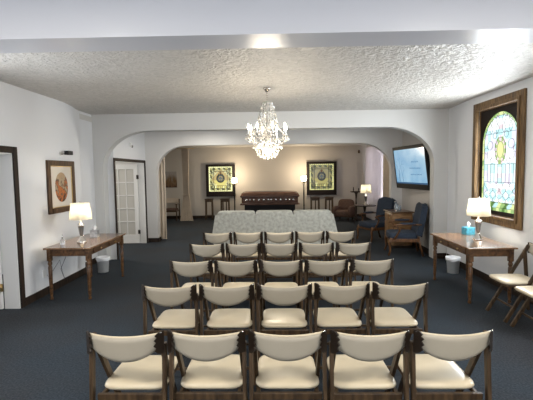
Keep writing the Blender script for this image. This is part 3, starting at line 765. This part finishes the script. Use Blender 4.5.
def torchiere(label, x, y, z1):
    t = thing('floor_lamp', label, 'lamp', (x, y, 0))
    MB().lathe([(.14, .002), (.14, .02), (.05, .045), (.02, .07)], M['trim'], n=20).build('base', t)
    MB().lathe([(.024, .07), (.024, .5), (.032, .52), (.024, .54), (.022, z1-.12), (.026, z1-.10)], M['blackplastic'], n=10).build('pole', t)
    MB().lathe([(.02, z1-.10), (.05, z1-.075), (.085, z1-.04), (.03, z1-.03)], M['brass'], n=14).build('cup', t)
    MB().lathe([(.04, z1-.03), (.075, z1+.0), (.105, z1+.06), (.10, z1+.12), (.075, z1+.16)], M['globe'], n=20).build('glass_globe', t)
    L = bpy.data.lights.new('torch_glow', 'POINT'); L.energy = 24; L.color = (1, .80, .55); L.shadow_soft_size = .10
    lo = bpy.data.objects.new('torch_glow', L); COL.objects.link(lo); lo.parent = t; lo.location = (0, 0, z1+.32)
torchiere('brass floor lamp with glowing glass globe left of the casket', -1.46, 14.8, 1.40)
torchiere('brass floor lamp with glowing glass globe right of the casket', 1.11, 14.8, 1.44)

L1 = dict(y=emit('box_glass_yellow', srgb(220, 208, 120), .62), lg=emit('box_glass_lime', srgb(214, 218, 165), .6), g=emit('box_glass_green', srgb(128, 128, 82), .33),
          a=emit('box_glass_tan', srgb(205, 182, 120), .5), w=emit('box_glass_cream', srgb(236, 234, 170), .78), b=emit('box_glass_grey_blue', srgb(115, 130, 130), .4), r=emit('box_glass_rust', srgb(130, 85, 40), .4), d=emit('box_glass_dark', srgb(70, 78, 60), .3))
L2 = dict(y=emit('box2_glass_yellow', srgb(196, 186, 110), .4), lg=emit('box2_glass_lime', srgb(170, 166, 130), .36), g=emit('box2_glass_green', srgb(105, 118, 85), .32),
          a=emit('box2_glass_tan', srgb(165, 155, 110), .42), w=emit('box2_glass_cream', srgb(226, 224, 150), .55), b=emit('box2_glass_grey_blue', srgb(100, 115, 122), .35), r=emit('box2_glass_rust', srgb(120, 70, 35), .35), d=emit('box2_glass_dark', srgb(60, 66, 55), .25))
def lightbox(label, x, z, w, h, P):
    t = thing('stained_glass_lightbox', label, 'stained glass', (x, YF, z), 0, None)
    fw = .11; hw, hh = w/2, h/2; gb = -hh+.20; gt = hh-.09
    f = MB()
    for (a, b, c, d) in ((-hw, -hw+fw, -hh, hh), (hw-fw, hw, -hh, hh), (-hw+fw, hw-fw, -hh, gb), (-hw+fw, hw-fw, gt, hh)): f.box(a, b, -.12, 0, c, d, M['darkframe'])
    f.build('frame', t, .006)
    gx = hw-fw; n = 36; s = 2*gx/n; g = MB(); zc = (gb+gt)/2; gh = (gt-gb)/2
    for i in range(n):
        for k in range(n):
            u = (i+.5)/n*2-1; v = (k+.5)/n*2-1; r = sqrt((u)**2+(v-.05)**2); au, av = abs(u), abs(v)
            if r < .10: c = 'b'
            elif r < .17: c = 'a'
            elif r < .28: c = 'b' if int(math.atan2(v, u)*4+30) % 2 else 'd'
            elif r < .34: c = 'd'
            elif au < .07 and 0 < v < .55: c = 'r'
            elif au > .88 or av > .90: c = 'w' if v < 0 or (i+k) % 3 else 'lg'
            elif au > .72 or av > .74: c = ['g', 'y', 'lg', 'g'][(i//2+k//2) % 4]
            elif au > .58 and av > .4: c = 'g' if (i+k) % 3 == 0 else 'lg'
            elif au+av < .8: c = 'a' if v > -.1 else 'y'
            elif v < -.45: c = 'w' if (i//3) % 2 else 'y'
            else: c = 'lg' if (i//3+k//3) % 2 else 'a'
            x0 = -gx+i*s; z0 = gb+k*(gt-gb)/n; z1 = z0+(gt-gb)/n
            g.add([(x0, -.085, z0), (x0+s, -.085, z0), (x0+s, -.085, z1), (x0, -.085, z1)], [(0, 1, 2, 3)], P[c])
    go = g.build('glass_panel', t)
    ld = MB()
    def line(pts, r=.007): ld.tube([(a*gx, -.09, zc+b*gh) for a, b in pts], r*1.35, M['lead'], 4)
    line([(-.88, -.9), (-.88, .9), (.88, .9), (.88, -.9), (-.88, -.9)]); line([(-.72, -.74), (-.72, .74), (.72, .74), (.72, -.74), (-.72, -.74)])
    line([(.34*cos(2*pi*i/24), .05+.34*sin(2*pi*i/24)) for i in range(25)]); line([(.24*cos(2*pi*i/24), .05+.24*sin(2*pi*i/24)) for i in range(25)], .005); line([(.13*cos(2*pi*i/16), .05+.13*sin(2*pi*i/16)) for i in range(17)], .005)
    line([(-.2, .33), (0, .62), (.2, .33)], .008)
    for sx in (-1, 1):
        for sy in (-1, 1):
            line([(sx*.58, sy*.98), (sx*.58, sy*.45), (sx*.98, sy*.45)]); line([(sx*(.66+.13*cos(2*pi*i/14)), sy*(.66)+.13*sin(2*pi*i/14)) for i in range(15)], .006)
        line([(sx*.58, -.45), (sx*.58, .45)]); line([(sx*.80, -.9), (sx*.80, .9)], .004)
    line([(-.58, -.55), (.58, -.55)]); line([(-.58, .62), (.58, .62)])
    for k in range(-3, 4): line([(k*.17, -.98), (k*.17, -.55)], .005)
    ld.build('lead_came', go)
lightbox('glowing yellow green stained glass panel in dark frame, left of casket', -2.05, 1.47, 1.12, 1.24, L1)
lightbox('dimmer stained glass panel in dark frame, right of casket', 1.84, 1.50, 1.14, 1.28, L2)

# flower pedestals
def pedestal(label, x, y, w, h, slats):
    t = thing('pedestal_stand', label, 'stand', (x, y, 0)); d = w; PM = M['chairwood']
    MB().box(-w/2, w/2, -d/2, d/2, h-.04, h, PM).build('top', t, .004)
    for sx in (-1, 1):
        for sy in (-1, 1): MB().bar((sx*(w/2-.03), sy*(d/2-.03), h-.04), (sx*(w/2-.02), sy*(d/2-.02), .002), .035, .035, PM).build('leg', t)
    m = MB(); m.box(-w/2+.02, w/2-.02, -d/2+.015, -d/2+.035, h-.12, h-.04, PM); m.box(-w/2+.02, w/2-.02, d/2-.035, d/2-.015, h-.12, h-.04, PM); m.box(-w/2+.03, w/2-.03, -d/2+.02, d/2-.02, .15, .17, PM); m.build('rails', t)
    for k in range(slats):
        xx = (k-(slats-1)/2)*(w*.36); MB().box(xx-.02, xx+.02, -d/2+.02, -d/2+.035, .17, h-.12, PM).build('splat', t)
pedestal('tall narrow dark wood pedestal, farthest left of the casket', -2.46, 15.1, .29, .79, 0)
pedestal('dark wood slatted pedestal beside the left floor lamp', -1.85, 15.1, .34, .79, 2)
pedestal('dark wood pedestal beside the right floor lamp', 1.55, 15.1, .34, .80, 1)
pedestal('dark wood pedestal below right stained panel, next to brown armchair', 2.08, 15.1, .30, .80, 1)

# sofa seen from behind
sx0, sy0 = 0.0, 8.62
t = thing('sofa', 'grey and white patterned sofa seen from behind, last chair row before it', 'sofa', (0, sy0, 0))
m = MB(); m.prism([(-1.26, .06), (-1.30, .45), (-1.24, .80), (1.24, .80), (1.32, .45), (1.28, .06)], 'y', 0, .20, M['sofa']); m.build('back_frame', t, .05)
m = MB(); m.rbox(-1.25, 1.25, .15, .95, .08, .42, M['sofa'], n=8); m.build('seat_base', t)
for s in (-1, 1): MB().rbox(s*1.21-.13, s*1.21+.13, .10, .98, .06, .66, M['sofa'], n=6).build('arm', t)
for k in range(3):
    x = (k-1)*.83; MB().rbox(x-.408, x+.408, .0, .30, .50, .925, M['sofa'], n=11).build('back_cushion', t)
    MB().rbox(x-.40, x+.40, .25, .98, .40, .55, M['sofa'], n=7).build('seat_cushion', t)
for a, b in ((-1.15, .1), (1.15, .1), (-1.15, .9), (1.15, .9)): MB().lathe([(.025, .002), (.035, .08)], M['trim'], (a, b, 0), 10).build('foot', t)

# navy armchairs with wooden frames
def armchair(label, x, y, rz, sc=1.0):
    t = thing('armchair', label, 'armchair', (x, y, 0), rz)   # faces +y
    w = .31; A = M['armwood']
    Tb = Matrix.Translation((0, -.27, .42)) @ Matrix.Rotation(radians(10), 4, 'X')
    m = MB(); pts = [(-.27, 0), (-.29, .52)]+arc(-.20, .52, .09, .10, 180, 90, 5)+arc(0, .60, .20, .06, 180, 0, 8)[1:-1]+arc(.20, .52, .09, .10, 90, 0, 5)+[(.27, 0)]
    vs0 = MB().prism(pts, 'y', -.06, .06, M['blue']); m.add(vs0.v, vs0.f, M['blue'], False, Tb); m.build('backrest', t, .03)
    MB().rbox(-.30, .30, -.26, .33, .34, .49, M['blue'], n=6).build('seat', t)
    for s in (-1, 1):
        MB().tube([(s*.32, -.30, .66), (s*.33, -.1, .67), (s*.34, .15, .66), (s*.34, .24, .63)], .022, A, 8, [.018, .02, .024, .02]).build('armrest', t)
        MB().rbox(s*.33-.03, s*.33+.03, -.2, .12, .665, .705, M['blue'], n=4).build('arm_pad', t)
        MB().tube([(s*.34, .20, .64), (s*.335, .12, .56), (s*.32, .16, .46), (s*.31, .22, .36)], .02, A, 8).build('arm_support', t)
        MB().tube([(s*.285, .28, .38), (s*.30, .31, .28), (s*.29, .30, .12), (s*.295, .33, .02)], .03, A, 8, [.034, .03, .02, .024]).build('leg', t)
        MB().tube([(s*.26, -.26, .40), (s*.26, -.29, .22), (s*.26, -.36, .01)], .022, A, 8).build('leg', t)
    m = MB(); m.box(-.29, .29, .27, .30, .30, .37, A); m.box(-.30, -.27, -.26, .28, .30, .37, A); m.box(.27, .30, -.26, .28, .30, .37, A); m.box(-.27, .27, -.27, -.24, .30, .37, A); m.build('seat_rail', t, .006)
armchair('navy armchair with wooden arms, nearer one beside right arch pier', 2.72, 8.44, radians(82))
armchair('navy armchair with wooden arms, farther one between table lamp and cabinet', 2.55, 10.12, radians(112))

# cabinet between them
t = thing('cabinet', 'small amber wood cabinet between the navy armchairs', 'cabinet', (2.90, 9.34, 0))
m = MB(); m.box(-.22, .22, -.31, .31, .06, .80, M['amber']); m.build('body', t, .006)
MB().box(-.26, .25, -.35, .35, .80, .83, M['tablewood']).build('top', t, .006)
for k in (-1, 1):
    d = MB().box(-.235, -.22, k*.155-.145, k*.155+.145, .10, .58, M['amber']).build('door', t, .005); MB().sphere((-.25, k*.03, .36), .012, M['brass']).build('knob', d)
    d = MB().box(-.235, -.22, k*.155-.145, k*.155+.145, .61, .77, M['amber']).build('drawer', t, .005); MB().sphere((-.25, k*.155, .69), .012, M['brass']).build('knob', d)
m = MB().box(-.20, .20, -.29, .29, .002, .06, M['trim']); m.build('plinth', t)
for (x, y, h, r, lb, kind) in ((2.82, 9.20, .17, .04, 'clear glass jug on the amber cabinet, nearest', 'jug'), (2.92, 9.30, .12, .03, 'short drinking glass on the amber cabinet, in the middle', 'glass'), (2.86, 9.45, .2, .028, 'slim glass bottle at the far end of amber cabinet', 'bottle')):
    tt = thing('glass_'+kind if kind != 'glass' else 'drinking_glass', lb, kind, (x, y, .83))
    if kind == 'bottle':
        MB().lathe([(r, 0), (r, h*.6), (r*.35, h*.75), (r*.35, h)], M['glassclear'], n=12).build('body', tt); MB().lathe([(r*.4, h), (r*.4, h+.02)], M['silver'], n=8).build('cap', tt)
    else:
        MB().lathe([(r*.8, 0), (r, h*.4), (r*.7, h*.85), (r*.85, h), (r*.78, h), (r*.6, h*.85), (r*.9, h*.4), (r*.7, .008)], M['glassclear'], n=14).build('body', tt)
        if kind == 'jug': MB().tube([(0, -r*.8, h*.8), (0, -r*1.7, h*.75), (0, -r*1.7, h*.45), (0, -r, h*.3)], .006, M['glassclear'], 6).build('handle', tt)

# television
t = thing('television', 'wall mounted television with pale blue picture, tilted down', 'television', (3.06, 9.07, 1.83), 0)
yaw = math.atan2(.19, -1.45)
fwd = Vector((-cos(radians(7.5))*1, -.13, -sin(radians(7.5)))).normalized()
# local frame: x' along screen width, y' = out of screen
wid = Vector((.19, -1.45, 0)).normalized()            # from far-left to near-right
out = fwd-wid*fwd.dot(wid); out.normalize(); up = wid.cross(-out); up.normalize()
if up.z < 0: up = -up
RT = Matrix((( wid.x, -out.x, up.x), (wid.y, -out.y, up.y), (wid.z, -out.z, up.z)))
t.rotation_euler = RT.to_euler()
hw, hh = .765, .49
f = MB(); f.box(-hw, hw, 0, .07, -hh, hh, M['blackplastic']); f.build('body', t, .006)
f = MB()
for (a, b, c, d) in ((-hw, -hw+.03, -hh, hh), (hw-.03, hw, -hh, hh), (-hw+.03, hw-.03, hh-.075, hh), (-hw+.03, hw-.03, -hh, -hh+.115)): f.box(a, b, -.015, 0, c, d, M['blackplastic'])
f.build('bezel', t, .004)
def screen_mat():
    m, nt, b = newmat('screen_sky')
    b.inputs['Base Color'].default_value = (.02, .02, .02, 1); b.inputs['Roughness'].default_value = .12
    tc = nt.nodes.new('ShaderNodeTexCoord'); n = nt.nodes.new('ShaderNodeTexNoise'); n.inputs['Scale'].default_value = 2.2
    nt.links.new(tc.outputs['Object'], n.inputs['Vector'])
    r = nt.nodes.new('ShaderNodeValToRGB'); r.color_ramp.elements[0].position = .35; r.color_ramp.elements[1].position = .7
    r.color_ramp.elements[0].color = srgb(120, 170, 205); r.color_ramp.elements[1].color = srgb(165, 200, 222)
    nt.links.new(n.outputs['Fac'], r.inputs['Fac']); nt.links.new(r.outputs[0], b.inputs['Emission Color']); b.inputs['Emission Strength'].default_value = .55
    return m
scr = MB(); sc_ = screen_mat(); dk = emit('screen_dark_blue', srgb(60, 105, 145), .4); md = emit('screen_mid_blue', srgb(95, 145, 185), .45); wh_ = emit('screen_white', srgb(215, 228, 235), .8)
scr.box(-hw+.03, hw-.03, -.004, 0, -hh+.115, hh-.075, sc_); so = scr.build('screen', t)
p = MB(); y_ = -.0055
p.box(-hw+.03, hw-.03, y_, -.0045, -hh+.115, -hh+.15, dk)
def br(x, z, a, l, w):
    x2, z2 = x+l*sin(a), z+l*cos(a); p.bar((x, y_, z), (x2, y_, z2), w, .001, md if w < .02 else dk, (cos(a), 0, -sin(a)), w2=w*.5)
    if w > .006:
        for s in (-1, 1): br(x2, z2, a+s*random.uniform(.25, .6), l*.68, w*.6)
br(-.56, -.33, .05, .22, .03); br(-.38, -.33, -.05, .15, .022)
p.build('picture_trees', so)
p = MB()
for z, a, b in ((.12, .10, .36), (-.02, .0, .48), (-.16, .02, .50)):
    x = a
    while x < b:
        w = random.uniform(.025, .06); p.tube([(x+w*i/6, y_, z+.014*sin(i*2.1+x*40)) for i in range(7)], .004, md, 4); x += w+.02
p.build('picture_script', so)
MB().bar((.0, .03, 0), (.0, .15, 0), .2, .25, M['blackplastic']).build('wall_bracket', t)

# far right furniture
t = thing('armchair', 'brown upholstered tub armchair by the far wall, right side', 'armchair', (2.50, 14.3, 0), radians(150)); t.scale = (.84, .84, .86)
MB().rbox(-.34, .34, -.3, .34, .16, .45, M['brownchair'], n=5).build('seat', t)
MB().rbox(-.36, .36, -.40, -.20, .2, .88, M['brownchair'], n=4).build('backrest', t)
for s in (-1, 1): MB().rbox(s*.34-.09, s*.34+.09, -.36, .34, .14, .60, M['brownchair'], n=4).build('arm', t)
for a in (-1, 1):
    for b in (-1, 1): MB().lathe([(.018, .002), (.026, .16)], M['trim'], (a*.28, b*.27, 0), 8).build('leg', t)
t = thing('side_table', 'round dark wood side table holding a lit lamp', 'table', (2.80, 12.35, 0))
MB().lathe([(.33, .685), (.345, .695), (.345, .71), (.33, .718)], M['trim'], n=28).build('tabletop', t)
MB().lathe([(.05, .12), (.03, .2), (.045, .35), (.028, .5), (.05, .66), (.12, .685)], M['trim'], n=14).build('column', t)
for k in range(3):
    a = 2*pi*k/3+.4; MB().tube([(.03*cos(a), .03*sin(a), .2), (.14*cos(a), .14*sin(a), .14), (.26*cos(a), .26*sin(a), .025)], .02, M['trim'], 8).build('leg', t)
table_lamp('lit lamp with cream shade on the round side table', 2.82, 12.30, .718, 9, 1.05)
t = thing('pedestal_table', 'tall dark pedestal table with scalloped top in far corner', 'stand', (2.76, 13.45, 0))
MB().lathe([(.17, 1.05), (.20, 1.06), (.20, 1.085), (.19, 1.085), (.185, 1.075)], M['trim'], n=22).build('top', t)
MB().lathe([(.045, .1), (.025, .25), (.035, .5), (.022, .8), (.04, 1.0), (.08, 1.05)], M['trim'], n=12).build('column', t)
for k in range(3):
    a = 2*pi*k/3; MB().tube([(.02*cos(a), .02*sin(a), .2), (.11*cos(a), .11*sin(a), .12), (.2*cos(a), .2*sin(a), .02)], .016, M['trim'], 8).build('leg', t)
for x, h, lb in ((-.09, .15, 'dark slim figurine on the tall pedestal table, left'), (.08, .12, 'short dark figurine on the tall pedestal table, right')):
    tag(MB().lathe([(.03, 0), (.03, .01), (.012, .03), (.022, .06), (.016, h*.7), (.02, h*.8), (.012, h)], M['bracket'], n=10).build('figurine', loc=(2.76+x, 13.45, 1.076)), lb, 'figurine')
# far wall panel frame
m = MB()
for (a, b, c, d) in ((3.20, 3.23, .1, 2.12), (3.41, 3.44, .1, 2.12), (3.20, 3.44, 2.09, 2.12)): m.box(a, b, YF-.03, YF, c, d, M['farwall'])
m.box(3.23, 3.41, YF-.008, YF, .1, 2.09, M['farwall']); struct(m.build('trim_1', bevel=.004), 'narrow beige panel moulding on far wall by window', 'trim')
m = MB(); m.lathe([(.03, -.06), (.04, 0), (.03, .06)], M['frameWood'], n=10, sy=.5); tag(m.build('wall_sconce', loc=(3.28, YF-.02, 2.50)), 'small brown fixture high on far wall near sheer curtains', 'fixture')

# curtains
def curtain(name, label, p0, p1, z0, z1, mat, folds, amp, group=None, pinch=None, cat='curtain', width=None, header=True):
    # sheet along p0->p1
    p0, p1 = Vector(p0), Vector(p1); d = (p1-p0); L = d.length; d.normalize(); nrm = Vector((-d.y, d.x)); NX = folds*8; NZ = 24
    t = thing(name, label, cat, ((p0.x+p1.x)/2, (p0.y+p1.y)/2, 0), 0, group); c = (p0+p1)/2
    vs = []; fs = []; th = .004
    for side in (-1, 1):
        for k in range(NZ+1):
            v = k/NZ; z = z0+(z1-z0)*v; s = pinch(v) if pinch else 1
            for i in range(NX+1):
                u = i/NX; q = (u-.5)*L*s; w = amp*sin(2*pi*folds*u+.6*sin(3*v+u*5))*(.6+.4*(1-v))
                pt = d*q+nrm*(w+side*th); vs.append((pt.x, pt.y, z))
    n1 = (NX+1)*(NZ+1)
    for k in range(NZ):
        for i in range(NX):
            a = k*(NX+1)+i; fs.append((a, a+1, a+NX+2, a+NX+1)); fs.append((n1+a, n1+a+NX+1, n1+a+NX+2, n1+a+1))
    MB().add(vs, fs, mat, True).build('fabric', t)
    a = -d*(L/2+.05); b = d*(L/2+.05)
    MB().tube([(a.x, a.y, z1-.005), (b.x, b.y, z1-.005)], .012, M['brass'], 8).build('rod', t)
    return t
pin = lambda v: .36+.75*max(0, .38-v)*1.7 if v < .38 else .36+.15*(v-.38)
c1 = curtain('drape', 'gathered beige floor length drape left of the far stained panel', (-3.50, 14.55), (-2.92, 14.55), .02, 2.66, M['drape'], 7, .05, pinch=pin)
m = MB(); m.tube([((.115*cos(2*pi*i/14)), .06*sin(2*pi*i/14), .98) for i in range(15)], .018, M['drape'], 6); m.build('tieback', c1)
curtain('drape', 'beige floor length drape just inside left pier of inner arch', (-3.22, 10.60), (-2.87, 10.56), .02, 2.6, M['drape'], 4, .025)
curtain('sheer_curtain', 'pale lavender sheer curtain hanging over the far window', (3.50, 15.22), (3.50, 12.95), .05, 2.62, M['sheer'], 12, .085)
curtain('drape', 'narrow beige drape beside the pale lavender sheer curtain', (3.48, 12.80), (3.48, 12.0), .05, 2.62, M['drape'], 6, .04)

# left far picture and chairs
t = thing('wall_painting', 'dim unframed landscape painting above the far left chairs', 'picture', (-4.10, YF, 1.53))
MB().box(-.34, .34, -.03, 0, -.31, .31, M['landscape']).build('canvas', t, .003)
def wchair(label, x, y, rz):
    t = thing('wooden_armchair', label, 'chair', (x, y, 0), rz, 'wooden chairs below the far left painting'); A = M['chairwood']
    MB().rbox(-.25, .25, -.22, .25, .40, .47, M['brownchair'], n=6).build('seat', t)
    m = MB(); m.prism([(-.26, .66), (-.26, .80)]+arc(0, .80, .26, .03, 180, 0, 8)[1:-1]+[(.26, .80), (.26, .66)], 'y', -.27, -.24, M['drape']); m.build('backrest', t, .004)
    for s in (-1, 1):
        MB().bar((s*.26, -.25, .80), (s*.26, -.25, .002), .035, .035, A).build('leg', t)
        MB().bar((s*.26, .22, .62), (s*.26, .22, .002), .035, .035, A).build('leg', t)
        MB().bar((s*.26, -.25, .63), (s*.26, .26, .63), .045, .025, A).build('armrest', t)
    m = MB(); m.box(-.25, .25, .21, .235, .34, .40, A); m.box(-.25, .25, -.26, -.235, .34, .40, A); m.box(-.25, -.225, -.235, .21, .34, .40, A); m.box(.225, .25, -.235, .21, .34, .40, A); m.build('seat_rail', t)
wchair('wooden armchair below the far left painting, nearer the beige drape', -3.86, 14.85, pi)
wchair('wooden armchair below the far left painting, partly behind arch pier', -4.50, 14.80, pi+.15)

# little ceiling fittings
tag(MB().lathe([(.05, -.03), (.06, 0)], M['bin'], n=16).build('smoke_detector', loc=(-2.75, 8.05, 2.62)), 'small round detector under the first arch', 'detector')
t = thing('wall_sensor', 'small white fixture high on left wall above the french door', 'fixture', (XM, 9.15, 2.42))
MB().box(0, .03, -.04, .04, -.04, .06, M['bin']).build('base', t, .004); MB().lathe([(.02, -.05), (.025, .0)], M['silver'], (.045, 0, 0), 10).build('head', t)

# ------------------------------------------------------------------ lights
def area(name, loc, rot, sx, sy, e, col):
    L = bpy.data.lights.new(name, 'AREA'); L.shape = 'RECTANGLE'; L.size = sx; L.size_y = sy; L.energy = e; L.color = col
    o = bpy.data.objects.new(name, L); COL.objects.link(o); o.location = loc; o.rotation_euler = rot; return o
# unseen ceiling lights added to brighten the near, middle, far and side rooms
def flush(x, y, z, e, lb, col=(1, .95, .86), st=6):
    t = thing('added_ceiling_light', lb, 'added ceiling light', (x, y, z))
    MB().lathe([(.20, -.05), (.23, -.03), (.24, 0)], M['whitepaint'], n=24).build('housing', t)
    MB().lathe([(.02, -.075), (.12, -.07), (.19, -.05)], emit('diffuser', col+(1,), st), n=24).build('diffuser', t)
    a = area('added_ceiling_glow', (0, 0, -.085), (0, 0, 0), .35, .35, e, col); a.parent = t
flush(-1.5, .6, H, 40, 'added unseen flush ceiling light behind the camera, left')
flush(1.5, .6, H, 40, 'added unseen flush ceiling light behind the camera, right')
flush(-1.6, 9.15, 2.9, 16, 'added unseen flush ceiling light between the arches, left')
flush(1.6, 9.15, 2.9, 4, 'added unseen flush ceiling light between the arches, right')
flush(-3.0, 11.8, 2.74, 16, 'added unseen flush ceiling light in the far room, left')
flush(-5.2, 9.2, 2.8, 30, 'added unseen flush ceiling light in the side room behind the french door')
flush(-5.2, 4.8, 2.8, 20, 'added unseen flush ceiling light in the side room behind the nearest door')

for n_, sg, xw in ((5, -1, XL-.15), (6, 1, XR+.15)):  # unseen side windows added to brighten the ceiling and walls
    t = thing('window_%d' % n_, 'added tall side window nearer the camera, outside the picture', 'window', (xw, 3.45, 1.0)); t['kind'] = 'structure'
    MB().box(-.01, .01, -.55, .55, 0, 1.6, M['day']).build('pane', t)
    f = MB()
    for (a, b, z0, z1) in ((-.55, -.49, 0, 1.6), (.49, .55, 0, 1.6), (-.03, .03, 0, 1.6), (-.49, .49, 0, .06), (-.49, .49, 1.54, 1.6)): f.box(-.03, .03, a, b, z0, z1, M['winwood'])
    f.build('window_frame', t)
    area('side_fill_light', (xw-sg*.06, 3.45, 1.8), (0, radians(90)*sg, 0), 1.5, 1.0, 21, (.92, .96, 1))  # fill lamp set into each added side window
Lc = bpy.data.lights.new('chandelier_glow', 'POINT'); Lc.energy = 40; Lc.color = (1, .88, .70); Lc.shadow_soft_size = .22
lc = bpy.data.objects.new('chandelier_glow', Lc); COL.objects.link(lc); lc.location = (-.08, 5.72, 2.02)
# daylight reaching through the stained glass
area('window_daylight', (XR+.015, (WY0+WY1)/2, 1.85), (0, radians(90), 0), 1.35, .9, 50, (.90, .96, 1))

W = bpy.data.worlds.new('world'); S.world = W; W.use_nodes = True
bg = W.node_tree.nodes['Background']; bg.inputs[0].default_value = (.6, .75, 1, 1); bg.inputs[1].default_value = .6

# ------------------------------------------------------------------ camera
cam = bpy.data.cameras.new('camera'); co = bpy.data.objects.new('camera', cam); COL.objects.link(co)
cam.sensor_width = 36; cam.lens = 400/533*36; cam.clip_start = .05
co.location = (0, 0, 1.77)
R = Matrix.Rotation(radians(1.07), 4, 'Z') @ Matrix.Rotation(radians(90-4.0), 4, 'X') @ Matrix.Rotation(radians(-.8), 4, 'Z')
co.rotation_euler = R.to_euler()
S.camera = co
S.view_settings.view_transform = 'Standard'; S.view_settings.look = 'None'; S.view_settings.gamma = 1; S.view_settings.use_curve_mapping = False
S.view_settings.exposure = .86
